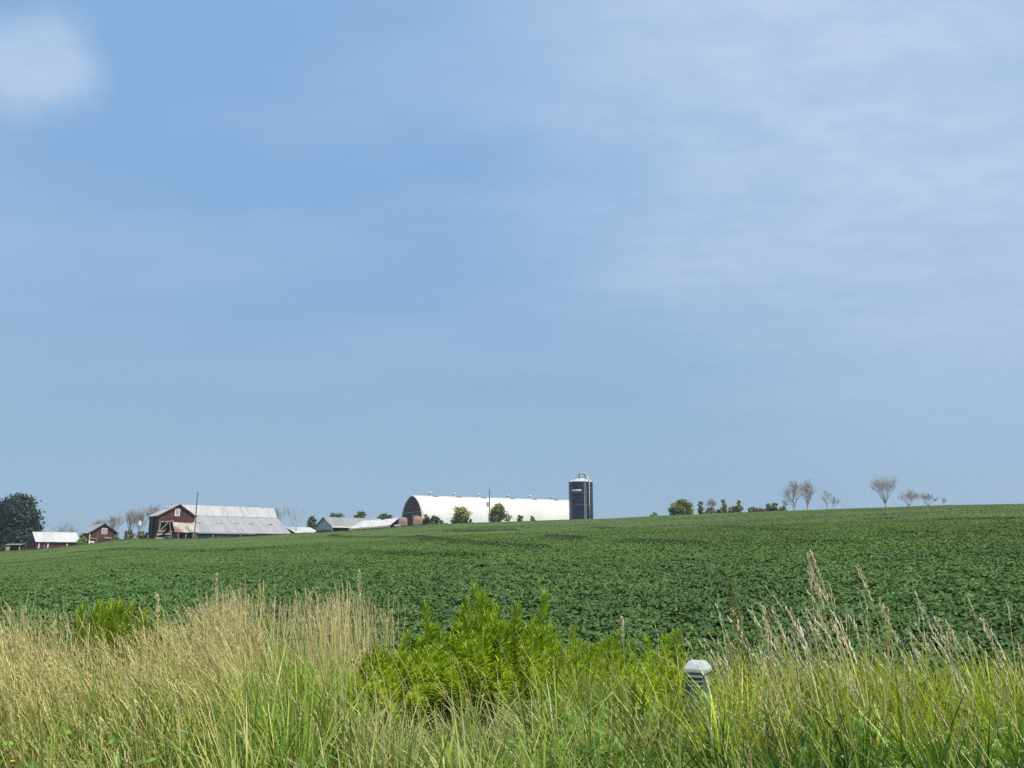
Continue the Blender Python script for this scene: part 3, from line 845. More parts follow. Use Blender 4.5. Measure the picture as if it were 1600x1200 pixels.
leafy('tree', 'rounded green tree above the middle of the grey shed roof', 562, 266, 798.5, 27, 12, (.07, .12, .038), trunk_h=.1, leaf=.6, n=1000, lobes=9)
leafy('tree', 'low dark tree crown between grey shed and arched barn', 601, 270, 803, 40, 13, (.06, .095, .045), trunk_h=.1, leaf=.6, n=900, lobes=9)
leafy('hedge', 'low dark hedge along the near end of the white arched barn', 676, 209, 806.5, 46, 14, (.06, .095, .04), trunk_h=.02, leaf=.45, n=1300, lobes=14, cat='hedge', depth=3)
leafy('hedge', 'second dark hedge stretch beneath the yellow green tree', 722, 210, 807, 52, 15, (.06, .095, .035), trunk_h=.02, leaf=.45, n=1300, lobes=14, cat='hedge', depth=3)
leafy('bush', 'small olive bush at the gable corner of the arched barn', 664, 212, 803, 14, 16, OLIVE, trunk_h=.05, leaf=.4, n=300, lobes=5, cat='bush')
leafy('young_tree', 'yellow green young tree before the middle of the arched barn', 721, 213, 792.5, 33, 17, (.21, .22, .035), trunk_h=.12, leaf=.5, n=1100, lobes=11)
leafy('bush', 'large dark green bush right of the utility pole by the arched barn', 779, 211, 787, 40, 18, (.11, .15, .045), trunk_h=.06, leaf=.5, n=1700, lobes=14, cat='bush')
leafy('bush', 'small bush right of the large bush by the arched barn', 812, 212, 805, 18, 19, (.11, .14, .05), trunk_h=.03, leaf=.38, n=400, lobes=6, cat='bush')
leafy('bush', 'smallest bush near the right end of the arched barn', 832, 213, 806.5, 13, 20, (.10, .14, .05), trunk_h=.03, leaf=.36, n=300, lobes=5, cat='bush')
leafy('bush', 'low far bush alone on the ridge right of the silo', 1023, 232, 801, 20, 21, HZ, trunk_h=.02, leaf=.5, n=300, lobes=5, cat='bush')
leafy('thicket_bush', 'big green bushy thicket on the ridge right of the silo', 1066, 212, 780, 56, 22, (.13, .17, .05), trunk_h=.04, leaf=.5, n=1900, lobes=16, cat='bush')
leafy('young_tree', 'narrow dark tree at the right end of the big thicket', 1097, 215, 783, 13, 23, (.11, .12, .06), trunk_h=.04, leaf=.45, n=420, lobes=7)
leafy('young_tree', 'slim sparse green tree between the pinkish bare tree and brown scrub', 1134, 216, 779, 14, 24, (.14, .18, .08), trunk_h=.04, leaf=.42, n=260, lobes=7)
leafy('bush', 'brownish scrub on the ridge between two slim green trees', 1147, 218, 791, 32, 25, (.19, .17, .12), trunk_h=.03, leaf=.45, n=420, lobes=6, cat='bush')
leafy('bush', 'brown grey scrub beneath the pinkish bare tree on the ridge', 1116, 218, 793, 46, 26, (.19, .175, .13), trunk_h=.03, leaf=.45, n=520, lobes=7, cat='bush')
leafy('young_tree', 'slim fuller green tree right of the brown scrub on the ridge', 1158, 216, 781, 13, 27, (.13, .18, .065), trunk_h=.04, leaf=.42, n=380, lobes=7)
leafy('bush', 'tiny far bush between slim trees and rounded bush on the ridge', 1180, 226, 792, 26, 28, HZ, trunk_h=.02, leaf=.45, n=260, lobes=5, cat='bush')
leafy('bush', 'dark rounded bush left of the bare trees on the ridge', 1210, 220, 786, 28, 29, (.09, .12, .06), trunk_h=.03, leaf=.45, n=620, lobes=7, cat='bush')
leafy('hedge', 'low pale scrubby hedgerow running between the big thicket and slim trees on the ridge', 1122, 219, 795.5, 88, 61, (.15, .17, .09), trunk_h=.02, leaf=.42, n=1100, lobes=22, cat='hedge', depth=3)
leafy('hedge', 'low pale scrubby hedgerow left of the twin bare trees on the ridge', 1195, 223, 793.5, 80, 62, (.14, .165, .09), trunk_h=.02, leaf=.42, n=900, lobes=20, cat='hedge', depth=3)
leafy('hedge', 'dark scrubby hedgerow low beneath the huge maple at the left border', 30, 212, 848, 90, 63, (.045, .065, .045), trunk_h=.02, leaf=.5, n=1200, lobes=20, cat='hedge', depth=3)
leafy('bush', 'low scrub leaning against the left bare trees on the ridge', 1227, 222, 791, 26, 30, (.14, .145, .09), trunk_h=.02, leaf=.42, n=260, lobes=5, cat='bush')

gb = None
bare('faint leaning bare tree above the roof of the long red shed', 97, 240, 814, 41, spread=.7, limbs=4, depth=4)
bare('slim bare sapling between long red shed and small red barn', 113, 238, 818, 42, spread=.5, limbs=3, depth=4)
bare('pale bare tree rising behind the small red barn roof', 148, 236, 808, 43, spread=.6, limbs=5, depth=5, mat='dead_pink')
bare('grey bare tree over the right slope of the small red barn', 176, 236, 797, 44, spread=.4, limbs=5, depth=5)
bare('thick twiggy grey bare tree midway between small barn and old barn', 202, 232, 792, 45, spread=.4, limbs=7, depth=5, r0=.16)
bare('twiggy bare tree right beside the white box near the old barn', 217, 236, 790, 46, spread=.4, limbs=7, depth=5, mat='dead_pink')
bare('bare tree rising directly left of the old barn wing', 236, 238, 785, 47, spread=.35, limbs=6, depth=5)
bare('bare treetop showing above the old barn wing roof', 262, 242, 783, 48, spread=.5, limbs=6, depth=5)
bare('bare tree leaning beyond the right end of the old barn roof', 432, 236, 790, 49, spread=.5, limbs=4, depth=4)
bare('lone two stemmed bare tree between old barn and grey shed', 463, 226, 790, 50, leader=False, spread=.33, limbs=3, depth=4, r0=.17, fork=.12)
bare('pinkish sparse bare tree behind the brown scrub on the ridge', 1113, 222, 775, 51, mat='dead_pink', spread=.5, limbs=5, depth=5)
bare('low pinkish bare shrub at the left foot of the twin bare trees', 1229, 226, 779, 52, mat='dead_pink', spread=.6, limbs=4, depth=4)
bare('left one of the twin tall bare trees on the ridge', 1244, 222, 749, 53, mat='dead_pink', spread=.62, limbs=5, depth=5, r0=.17, fork=.1)
bare('right one of the twin tall bare trees on the ridge', 1265, 222, 745, 54, mat='dead_pink', spread=.6, limbs=6, depth=5, r0=.2, fork=.14)
bare('smaller bare tree on the ridge midway to the vase shaped tree', 1296, 222, 762, 55, mat='dead_pink', spread=.5, limbs=3, depth=4, r0=.12)
bare('short bent bare sapling right of the smaller midway bare tree', 1305, 223, 774, 56, mat='dead_pink', spread=.6, limbs=3, depth=4, lean=.25)
bare('vase shaped tall bare tree standing alone on the right ridge', 1388, 216, 738, 57, leader=False, spread=.46, limbs=10, depth=5, r0=.2, fork=.2)
bare('wind bent bare tree right of the vase shaped tree', 1424, 218, 762, 58, leader=False, spread=1.15, limbs=6, depth=5, lean=.25, r0=.13, fork=.1)
bare('second wind bent bare tree with drooping twigs on the right ridge', 1456, 219, 766, 59, leader=False, spread=1.1, limbs=5, depth=5, lean=-.2, r0=.12, fork=.1)
bare('faint last bare sapling at the right end of the ridge trees', 1480, 224, 776, 60, mat='dead_pink', spread=.6, limbs=3, depth=4)

# ------------------------------------------------------------------ farm buildings
YAW = R(41)
AX = Vector((math.cos(YAW), math.sin(YAW), 0)); AY = Vector((-math.sin(YAW), math.cos(YAW), 0))
def solve_x(o, px, yaw=YAW):               # distance along the building to where it meets a sight line
    k = (px - 800) / 1327.0
    return (k * o.y - o.x) / (math.cos(yaw) - k * math.sin(yaw))

# --- white arched barn
o = spot(644, 231); top = z_at(644, 774, 231); H = top - o.z; W = 13.0; YB = R(34); L = solve_x(o, 889, YB)
t = thing('arched_barn', 'long white gothic arched barn with dark brown gable beside the silo', 'barn', o, YB)
t.rotation_euler = (0, -R(.7), YB)
def arch(w, h, n=22):
    pts = []
    for i in range(n + 1):
        q = i / n
        y = -w / 2 + w * q; s = abs(2 * q - 1)
        pts.append((y, s))
    # gothic profile: vertical foot, leaning inward to a slight point
    prof = [(1.0, -.25), (1.0, .02), (.985, .16), (.945, .32), (.88, .47), (.79, .60), (.67, .72), (.53, .82), (.37, .90), (.19, .962), (.0, 1.0)]
    left = [(-w / 2 * a, h * b) for a, b in prof]; right = [(-y, z) for y, z in left[::-1][1:]]
    return left + right
pr = arch(W, H)
b = MB(); n = len(pr); nsg = 40
vs = [];
for i in range(nsg + 1):
    xx = -.35 + (L + .35) * i / nsg
    vs += [(xx, y, z) for y, z in pr]
fs = [(i * n + j, i * n + j + 1, (i + 1) * n + j + 1, (i + 1) * n + j) for i in range(nsg) for j in range(n - 1)]
pin = arch(W - .3, H - .15)
k = len(vs)
vs += [(-.35, y, z) for y, z in pin] + [(L - .02, y, z) for y, z in pin]
fs += [(j + 1, j, k + j, k + j + 1) for j in range(n - 1)] + [(k + j, k + n + j, k + n + j + 1, k + j + 1) for j in range(n - 1)]
b.add(vs, fs).build('roof', 'arch_roof', t, smooth=True)
# sheet seams along the roof (slightly raised battens)
gp = arch(W - .32, H - .17)
MB().prism([(.0, y, z) for y, z in gp], (.12, 0, 0)).build('gable_wall', 'brown_siding', t)
MB().prism([(L - .2, y, z) for y, z in gp], (.12, 0, 0)).build('gable_wall', 'brown_siding', t)
MB().box((-.03, -.2, H * .47), (.08, W * .86, .12)).build('trim_band', 'galvanised', t)
d = MB().box((-.06, -1.9, H * .17), (.12, 3.0, H * .38)).build('door', 'brown_siding', t)
MB().box((-.16, -1.9, H * .37), (.1, 3.4, .16)).bar((-.16, -.5, 0), (-.16, -.5, H * .36), .12).build('door_rail', 'white_paint', d)
def arch_z(y):
    ys_, zs_ = [p[0] for p in pr], [p[1] for p in pr]
    return float(np.interp(y, ys_, zs_))
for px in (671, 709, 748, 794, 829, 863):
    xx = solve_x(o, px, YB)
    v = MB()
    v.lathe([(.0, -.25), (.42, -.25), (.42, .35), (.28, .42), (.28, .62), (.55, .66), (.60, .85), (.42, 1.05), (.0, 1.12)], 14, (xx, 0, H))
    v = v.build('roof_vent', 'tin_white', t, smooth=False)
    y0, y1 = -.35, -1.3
    MB().sheet([(xx + .1, y0, arch_z(y0) + .16), (xx + 1.0, y0, arch_z(y0) + .16), (xx + 2.1, y1, arch_z(y1) + .14), (xx + 1.2, y1, arch_z(y1) + .14)], .05).build('vent_mark', 'mark_dark' if 'mark_dark' in MATS else 'tin_plain', v)  # slanted dark mark running down the near slope beside each vent

# --- silo
o = spot(908.7, 230); zt = z_at(908.7, 753.5, 230) - o.z; rad = 38.2 * 230 / 1327 / 2
t = thing('silo', 'dark blue steel silo with white domed cap and unloading pipe', 'silo', o, R(10))
b = MB(); prof = [(rad, -1.0)]
nb = 12
for i in range(nb):
    za = zt * i / nb; zb = zt * (i + 1) / nb
    prof += [(rad + .0, za + .02), (rad + .0, zb - .06), (rad + .03, zb - .05), (rad + .03, zb - .01)]
prof[-1] = (rad, zt)
b.lathe(prof, 48).build('tank', 'silo_blue', t, smooth=False)
for zz in (.70, .385):
    MB().lathe([(rad + .01, zt * zz), (rad + .06, zt * zz), (rad + .06, zt * zz + .14), (rad + .01, zt * zz + .14)], 48).build('ring_seam', 'silo_seam', t)
MB().lathe([(rad + .12, zt - .12), (rad + .14, zt + .02), (rad * .92, zt + .28), (rad * .6, zt + .72), (rad * .3, zt + 1.02), (.45, zt + 1.15), (.42, zt + 1.35), (0, zt + 1.4)], 48).build('cap', 'tin_white', t, smooth=False)
def onwall(a, rr=rad): return Vector((math.sin(a) * rr, -math.cos(a) * rr, 0))
a0 = -R(10)   # face the camera
def curved(a1, a2, z1, z2, off, th):
    vs, fs, m = [], [], 10
    for i in range(m + 1):
        a = a1 + (a2 - a1) * i / m
        for r_, z_ in ((rad + off, z1), (rad + off, z2), (rad + off + th, z2), (rad + off + th, z1)):
            q = onwall(a, r_); vs.append((q.x, q.y, z_))
    for i in range(m):
        for j in range(4): fs.append((4 * i + j, 4 * i + (j + 1) % 4, 4 * i + 4 + (j + 1) % 4, 4 * i + 4 + j))
    fs += [(0, 1, 2, 3), (4 * m + 3, 4 * m + 2, 4 * m + 1, 4 * m)]
    return MB().add(vs, fs)
curved(a0 - .88 + .0, a0 - .03, zt * .745, zt * .79, .05, .05).build('sign_plate', 'white_paint', t)
q = [onwall(a, rad + .14) for a in (a0 + .18, a0 + .32, a0 + .40)]
b = MB()
for s_ in (q[0], q[1]): b.bar((s_.x, s_.y, -.8), (s_.x, s_.y, zt + .2), .30, .1)
m_ = (q[0] + q[1]) / 2; b.bar((m_.x, m_.y, -.8), (m_.x, m_.y, zt - .1), .42, .06)
for i in range(28):
    zz = zt * i / 28; b.bar((q[0].x, q[0].y, zz), (q[1].x, q[1].y, zz), .05)
b.build('ladder_chute', 'galvanised', t)
qp = onwall(a0 + .62, rad + .22)
pts = [(qp.x, qp.y, -.8), (qp.x, qp.y, zt * .5), (qp.x, qp.y, zt + .1), (qp.x * .95, qp.y * .8, zt + 1.1)]
for i in range(9):
    an = math.pi * i / 8
    pts.append((qp.x * .25 + .9 * math.cos(an) + .1, qp.y * .3, zt + 1.6 + .95 * math.sin(an)))
pts.append((qp.x * .25 - .8, qp.y * .2, zt + 1.0))
MB().tube(pts, .15, 8).build('filler_pipe', 'tin_white', t, smooth=True)
b = MB()
for i in range(4):
    an = 1.57 * i + .4; c = Vector((-.9 + .5 * math.cos(an), .5 * math.sin(an), 0))
    b.bar((c.x, c.y, zt + .7), (c.x, c.y, zt + 2.1), .06)
for zz in (1.4, 2.1):
    for i in range(4):
        a1, a2 = 1.57 * i + .4, 1.57 * i + 1.97
        b.bar((-.9 + .5 * math.cos(a1), .5 * math.sin(a1), zt + zz), (-.9 + .5 * math.cos(a2), .5 * math.sin(a2), zt + zz), .05)
b.build('railing', 'galvanised', t)
b = MB(); ring = []
for i in range(15):
    an = math.pi * (1.25 - 1.5 * i / 14); ring.append((.35 + .95 * math.cos(an), -.25, zt + 1.45 + .95 * math.sin(an)))
for r0_, r1_ in zip(ring[:-1], ring[1:]): b.bar(r0_, r1_, .24, .3)
for i in (3, 7, 11): b.bar(ring[i], (.35, -.25, zt + .9), .08)
b.build('ladder_cage', 'pipe_dark' if 'pipe_dark' in MATS else 'galvanised', t)

# --- old red barn: main roof part and gabled wing
DE = 206.0
o = P(308, 831, DE); o = Vector((o.x, DE, gz(o.x, DE)))
t = thing('old_barn', 'old weathered red barn with huge patched tin roof and broken front', 'barn', o, YAW)
ez = z_at(308, 831, DE) - o.z                        # eave height
xr = solve_x(o, 453)
hz = ez + 4.3; rz_ = hz + 2.75                      # break and ridge heights
yb, yr = 8.6, 11.0
b = MB()
b.sheet([(-.3, -.5, ez - .15), (xr, -.5, ez - .15), (xr, yb, hz), (-.3, yb, hz)], .08, nu=64, nv=4, rib=.035, rag=.012, seed=1)
b.sheet([(-.3, yr + 9, ez + 1), (xr, yr + 9, ez + 1), (xr, yr + 2.6, hz), (-.3, yr + 2.6, hz)], .08, nu=20, nv=2)
rf = b.build('roof', 'tin_grey', t); rf['label'] = 'grey lower roof sheets'
b = MB()
b.sheet([(-.3, yb - .12, hz + .03), (xr, yb - .12, hz + .03), (xr, yr, rz_), (-.3, yr, rz_)], .08, nu=64, nv=4, rib=.035, rag=.02, seed=2)
b.sheet([(-.3, yr + 2.7, hz), (xr, yr + 2.7, hz), (xr, yr + .03, rz_ - .02), (-.3, yr + .03, rz_ - .02)], .08, nu=20, nv=2)
b.build('upper_roof', 'tin_bright', t)
rd = random.Random(3)
for px_, row in ((316, 817.5), (349, 817.5), (376, 817), (399, 818), (430, 818)):
    xx = solve_x(o, px_) + .3; yy = 4.6; zz = (ez - .15) + (hz - ez + .15) * (yy + .5) / (yb + .5)
    MB().box((xx, yy, zz + .12), (1.3, .35, .16), 0, (.42, 'X')).build('roof_patch', 'tin_rusty', t)
b = MB(); zb = -1.2
b.box((xr / 2, .1, (ez + zb) / 2 - .2), (xr, .16, ez - zb - .3))
b.prism([(xr - .15, .18, zb), (xr - .15, yr * 2, zb), (xr - .15, yr * 2, ez), (xr - .15, yr + 2.5, hz - .12), (xr - .15, yr, rz_ - .12), (xr - .15, yb, hz - .12), (xr - .15, .18, ez - .12)], (-.14, 0, 0))
b.prism([(.15, .18, zb), (.15, yr * 2, zb), (.15, yr * 2, ez), (.15, yr + 2.5, hz - .12), (.15, yr, rz_ - .12), (.15, yb, hz - .12), (.15, .18, ez - .12)], (-.14, 0, 0))
b.build('wall', 'grey_boards', t)
for x0, x1 in ((solve_x(o, 364), solve_x(o, 372)), (solve_x(o, 376), solve_x(o, 402)), (solve_x(o, 428), solve_x(o, 452)), (.3, solve_x(o, 330))):
    MB().box(((x0 + x1) / 2, .0, ez * .5 - .1), (x1 - x0, .1, ez - .5)).build('opening', 'dark_inside', t)
for px_ in (373.5, 453, 330, 304):
    xx = solve_x(o, px_) - (.12 if px_ == 453 else 0)
    MB().box((xx, -.12, ez / 2 - .9), (.18, .16, ez + 1.3)).build('post', 'bare_boards', t)
# wing: gable flush in front of the left end
xw1 = solve_x(o + AY * -1.6, 300); xw0 = solve_x(o + AY * -1.6, 243.5)
yw = -1.6; wd = 6.6
zw = z_at(272, 806, DE - 4) - o.z; za = z_at(274.5, 789, DE - 4) - o.z
xm = (xw0 + xw1) / 2 + .3
b = MB()
hole = [(xw0 + 1.2, 3.4), (xw0 + 3.2, 3.4)]
zh0, zh1 = z_at(250, 832, DE) - o.z, z_at(250, 817, DE) - o.z
h0, h1 = solve_x(o + AY * yw, 245.5), solve_x(o + AY * yw, 264)
th = (0, .14, 0)
b.prism([(xw0, yw, zh1), (xw1, yw, zh1), (xw1, yw, zw), (xm, yw, za), (xw0, yw, zw)], th)
b.prism([(h1, yw, -1.2), (xw1, yw, -1.2), (xw1, yw, zh1), (h1 + .2, yw, zh1)], th)
b.prism([(xw0, yw, -1.2), (h0, yw, -1.2), (h0 + .25, yw, zh1), (xw0, yw, zh1)], th)
b.prism([(xw0 + .15, yw + wd, -1.2), (xw1 - .15, yw + wd, -1.2), (xw1 - .15, yw + wd, zw), (xm, yw + wd, za - .1), (xw0 + .15, yw + wd, zw)], th)
b.build('gable_wall', 'red_boards', t)
b = MB(); b.box((xw0 + .07, yw + wd / 2 + .15, (zw - 1.2) / 2), (.14, wd, zw + 1.2)); b.box((xw1 - .07, yw + wd / 2 + .15, (zw - 1.2) / 2), (.14, wd, zw + 1.2))
sw = b.build('side_wall', 'dark_and_shaded_boards', t); sw['label'] = 'side boards of the wing with shade in their dark colour'  # shade on the wing sides is put into the board colour
b = MB(); ov = .45
sl = (za - zw) / (xm - xw0)
b.sheet([(xw0 - ov, yw - .35, zw - ov * sl + .12), (xm, yw - .35, za + .12), (xm, yw + wd + .4, za + .12), (xw0 - ov, yw + wd + .4, zw - ov * sl + .12)], .08, nu=4, nv=24, rag=.015, seed=5)
b.sheet([(xm + .02, yw - .35, za + .12), (xw1 + ov, yw - .35, zw - ov * sl + .12), (xw1 + ov, yw + wd + .4, zw - ov * sl + .12), (xm + .02, yw + wd + .4, za + .12)], .08, nu=4, nv=24, rag=.015, seed=6)
b.build('wing_roof', 'tin_bright', t)
b = MB()
b.bar((xw0 - ov, yw - .38, zw - ov * sl), (xm, yw - .38, za), .08, .26); b.bar((xm, yw - .38, za), (xw1 + ov, yw - .38, zw - ov * sl), .08, .26)
b.build('barge_board', 'red_boards', t)
# dark inside behind the hole, with broken rafters
MB().box(((h0 + h1) / 2, yw + 3.0, (zh0 + zh1) / 2), (h1 - h0 + 2, .1, zh1 - zh0 + 2.2)).build('opening', 'dark_inside', t)
b = MB()
b.bar((h0, yw - .1, zh0), (h0 + 2.0, yw - .05, zh1 + .05), .16); b.bar((h0 + .1, yw - .12, zh1 - .05), (h1 + .4, yw - .12, zh1 + .25), .2)
b.bar((h0 - .2, yw - .1, -1), (h0 + .1, yw - .1, zh1), .22); b.bar((h1, yw - .1, zh0 - .5), (h1 - .5, yw - .1, zh1), .16); b.bar((h0 + .6, yw - .2, zh0 - .6), (h0 + 1.5, yw, zh0 + .7), .12)
b.build('broken_boards', 'bare_boards', t)
b = MB(); rd = random.Random(8)
for i in range(26):
    xx = rd.uniform(h0 - .5, h1 + 1.6); zz = rd.uniform(-.4, zh0 + .15)
    b.box((xx, yw - .25 - rd.uniform(0, .5), zz), (rd.uniform(.5, 1.3), rd.uniform(.3, .5), rd.uniform(.2, .5)), rd.uniform(-.3, .3), (rd.uniform(-.3, .3), 'Y'))
b.build('rubble_wall', 'stone_wall', t)
# lean-to roof over the broken front
zl1, zl0 = z_at(283, 815.5, DE - 4) - o.z, z_at(283, 831.5, DE - 7) - o.z
l0, l1 = solve_x(o + AY * yw, 265), solve_x(o + AY * yw, 301)
b = MB(); b.sheet([(l0 - .3, yw - 3.2, zl0), (l1 - .2, yw - 3.2, zl0 + .1), (l1, yw - .05, zl1), (l0, yw - .05, zl1)], .07, nu=18, nv=4, rag=.05, sag=.22, rib=.03, seed=9)
b.build('leanto_roof', 'tin_rusty', t)
for px_ in (276, 288, 299):
    xx = solve_x(o + AY * (yw - 2.9), px_); MB().bar((xx, yw - 2.9, -1.2), (xx, yw - 2.9, zl0), .2).build('post', 'bare_boards', t)
MB().box(((l0 + l1) / 2 + .2, yw - .1, zl0 / 2 - .4), (l1 - l0 - .4, .1, zl0 + .3)).build('opening', 'dark_inside', t)
# gable window
xx = solve_x(o + AY * yw, 271.8); zz = z_at(272, 801, DE - 4) - o.z
wn = MB()
for s_ in (-1, 1): wn.box((xx + s_ * .5, yw - .05, zz), (.22, .1, 1.75)); wn.box((xx, yw - .05, zz + s_ * .78), (.8, .1, .2))
wn = wn.build('window', 'white_paint', t)
MB().box((xx, yw - .02, zz), (.8, .05, 1.4)).build('pane', 'board_pink', wn)

# --- grounds things: poles
def pole(px, D, top, label, r=.13, cross=False, box=False):
    p = spot(px, D); H = z_at(px, top, D) - p.z
    t = thing('utility_pole', label, 'pole', p)
    MB().tube([(0, 0, -.5), (0, 0, H)], [r * 1.15, r * .8], 8).build('shaft', 'pole_wood', t)
    if cross: MB().box((0, -.12, H - .5), (.5, .1, .12)).tube([(0, 0, H), (0, 0, H + .35)], .05, 6).build('insulator', 'galvanised', t)
    if box:
        MB().lathe([(0, -.55), (.26, -.55), (.28, -.45), (.28, .45), (.2, .55), (0, .58)], 14, (-.42, -.1, H - 3.6)).build('transformer', 'galvanised', t)
        MB().tube([(-.15, 0, H - 3.3), (0, 0, H - 3.2)], .05, 6).build('bracket', 'galvanised', t)
    return t
pole(303.5, 198, 768.5, 'tall wooden utility pole in front of the old red barn', r=.15, cross=True)
pole(764.5, 207, 765, 'wooden utility pole with transformer in front of the white arched barn', r=.14, cross=True, box=True)

# white box on a post by the bare trees
p = spot(216.5, 214); H = z_at(216.5, 813.5, 214) - p.z
t = thing('white_box', 'small white box on a thin post among the bare trees', 'box', p, YAW)
MB().bar((0, 0, -.4), (0, 0, H - 1.1), .12).build('post', 'pole_wood', t)
MB().prism([(-.34, -.2, H - 1.2), (.34, -.2, H - 1.2), (.34, -.2, H - .12), (0, -.2, H), (-.34, -.2, H - .12)], (0, .4, 0)).build('box', 'white_paint', t)

# --- gabled buildings in general
def gabled(name, label, cat, px0, px1, D, row_eave, row_apex, depth, wallmat, roofmat, px_apex=None, yaw=YAW, sidemat=None, ov=.35):
    """gable faces the viewer (normal -Y local); px0..px1 the gable corners"""
    ax = Vector((math.cos(yaw), math.sin(yaw), 0))
    p0 = spot(px0, D); k = (px1 - 800) / 1327.0
    Lw = (k * p0.y - p0.x) / (ax.x - k * ax.y)
    p0.z = min(p0.z, gz(p0.x + ax.x * Lw, p0.y + ax.y * Lw))
    t = thing(name, label, cat, p0, yaw)
    zw = z_at(px0, row_eave, D) - p0.z; za = z_at((px0 + px1) / 2, row_apex, D + ax.y * Lw / 2) - p0.z
    xm = Lw / 2
    MB().prism([(0, 0, -1), (Lw, 0, -1), (Lw, 0, zw), (xm, 0, za), (0, 0, zw)], (0, .14, 0)).build('gable_wall', wallmat, t)
    MB().prism([(0, depth, -1), (Lw, depth, -1), (Lw, depth, zw), (xm, depth, za), (0, depth, zw)], (0, .14, 0)).build('gable_wall', wallmat, t)
    for xx in (.07, Lw - .07): MB().box((xx, depth / 2 + .07, (zw - 1.05) / 2), (.14, depth - .14, zw + .95)).build('side_wall', sidemat or wallmat, t)
    sl = (za - zw) / xm
    b = MB()
    b.sheet([(-ov, -.3, zw - ov * sl + .1), (xm, -.3, za + .1), (xm, depth + .4, za + .1), (-ov, depth + .4, zw - ov * sl + .1)], .08, nu=3, nv=16, rag=.01)
    b.sheet([(xm + .01, -.3, za + .1), (Lw + ov, -.3, zw - ov * sl + .1), (Lw + ov, depth + .4, zw - ov * sl + .1), (xm + .01, depth + .4, za + .1)], .08, nu=3, nv=16, rag=.01, seed=4)
    b.build('roof', roofmat, t)
    return t, Lw, zw, za
t, Lw, zw, za = gabled('small_barn', 'small red gabled barn with boarded loft window and white corner trim', 'barn', 139.5, 180, 207, 832, 818.5, 7.0, 'red_boards', 'tin_grey')
for xx in (.05, Lw - .05): MB().box((xx, -.07, zw / 2 - .35), (.24, .12, zw + .6)).build('corner_trim', 'white_paint', t)
b = MB(); b.bar((-.3, -.36, zw - .2), (Lw / 2, -.36, za), .08, .22); b.bar((Lw / 2, -.36, za), (Lw + .3, -.36, zw - .2), .08, .22); b.build('barge_board', 'dark_and_shaded_boards', t)
wn = MB().box((Lw * .52, -.05, zw + .35), (1.35, .1, 1.5)).build('loft_window', 'white_paint', t)
MB().box((Lw * .52, -.12, zw + .35), (1.15, .06, 1.3)).build('shutter', 'board_pink', wn)
MB().box((Lw * .1, -.06, .6), (1.1, .1, 1.0)).build('door_panel', 'white_paint', t)
MB().box((Lw * .12, -.12, 1.75), (1.7, .1, .22)).build('ledge_board', 'bare_boards', t)
MB().box((Lw * .68, -.12, 1.95), (1.6, .1, .4)).build('ledge_board', 'bare_boards', t)
MB().box((Lw * .42, -.05, .7), (1.5, .08, 2.2)).build('door', 'dark_and_shaded_boards', t)
MB().box((Lw * .5, -.1, .2), (1.0, .08, .7)).build('door_panel', 'board_pink', t)

# long shed: eave side faces the viewer
def longshed(name, label, px0, px1, D, row_eave, row_ridge, half, roofmat, wallmat, yaw=YAW, open_=False, gablemat=None):
    ax = Vector((math.cos(yaw), math.sin(yaw), 0))
    p0 = spot(px0, D); k = (px1 - 800) / 1327.0
    Lw = (k * p0.y - p0.x) / (ax.x - k * ax.y)
    t = thing(name, label, 'shed', p0, yaw)
    zw = z_at(px0, row_eave, D) - p0.z; zr = z_at(px0, row_ridge, D + half * math.cos(yaw)) - p0.z
    if not open_: MB().box((Lw / 2, .07, (zw - 1) / 2), (Lw, .14, zw + .9)).build('wall', wallmat, t)
    MB().box((Lw / 2, half * 2, (zw - 1) / 2), (Lw, .14, zw + .9)).build('wall', wallmat if not open_ else 'dark_inside', t)
    for xx in (0, Lw - .14): MB().prism([(xx, .15, -1), (xx, half * 2 - .08, -1), (xx, half * 2 - .08, zw), (xx, half, zr - .05), (xx, .15, zw)], (.14, 0, 0)).build('gable_wall', gablemat or wallmat, t)
    b = MB()
    b.sheet([(-.3, -.4, zw - .1), (Lw + .3, -.4, zw - .1), (Lw + .3, half, zr + .08), (-.3, half, zr + .08)], .08, nu=40, nv=3, rib=.03, rag=.012, seed=3)
    b.sheet([(-.3, half * 2 + .4, zw - .1), (Lw + .3, half * 2 + .4, zw - .1), (Lw + .3, half + .02, zr + .08), (-.3, half + .02, zr + .08)], .08, nu=10, nv=2)
    b.build('roof', roofmat, t)
    return t, Lw, zw, zr
t, Lw, zw, zr = longshed('long_shed', 'long low red shed with pale tin roof and white posts', 58, 121, 201, 846, 831.5, 4.2, 'tin_white', 'red_boards', gablemat='dark_and_shaded_boards')
for px_ in (59, 73.2, 103.2):
    pp = spot(58, 201); xx = solve_x(pp, px_); MB().box((xx, -.06, zw / 2 - .5), (.26, .12, zw + .8)).build('post', 'white_paint', t)
MB().box((solve_x(spot(58, 201), 110), -.03, zw / 2 - .4), (1.8, .06, zw + .3)).build('opening', 'dark_inside', t)

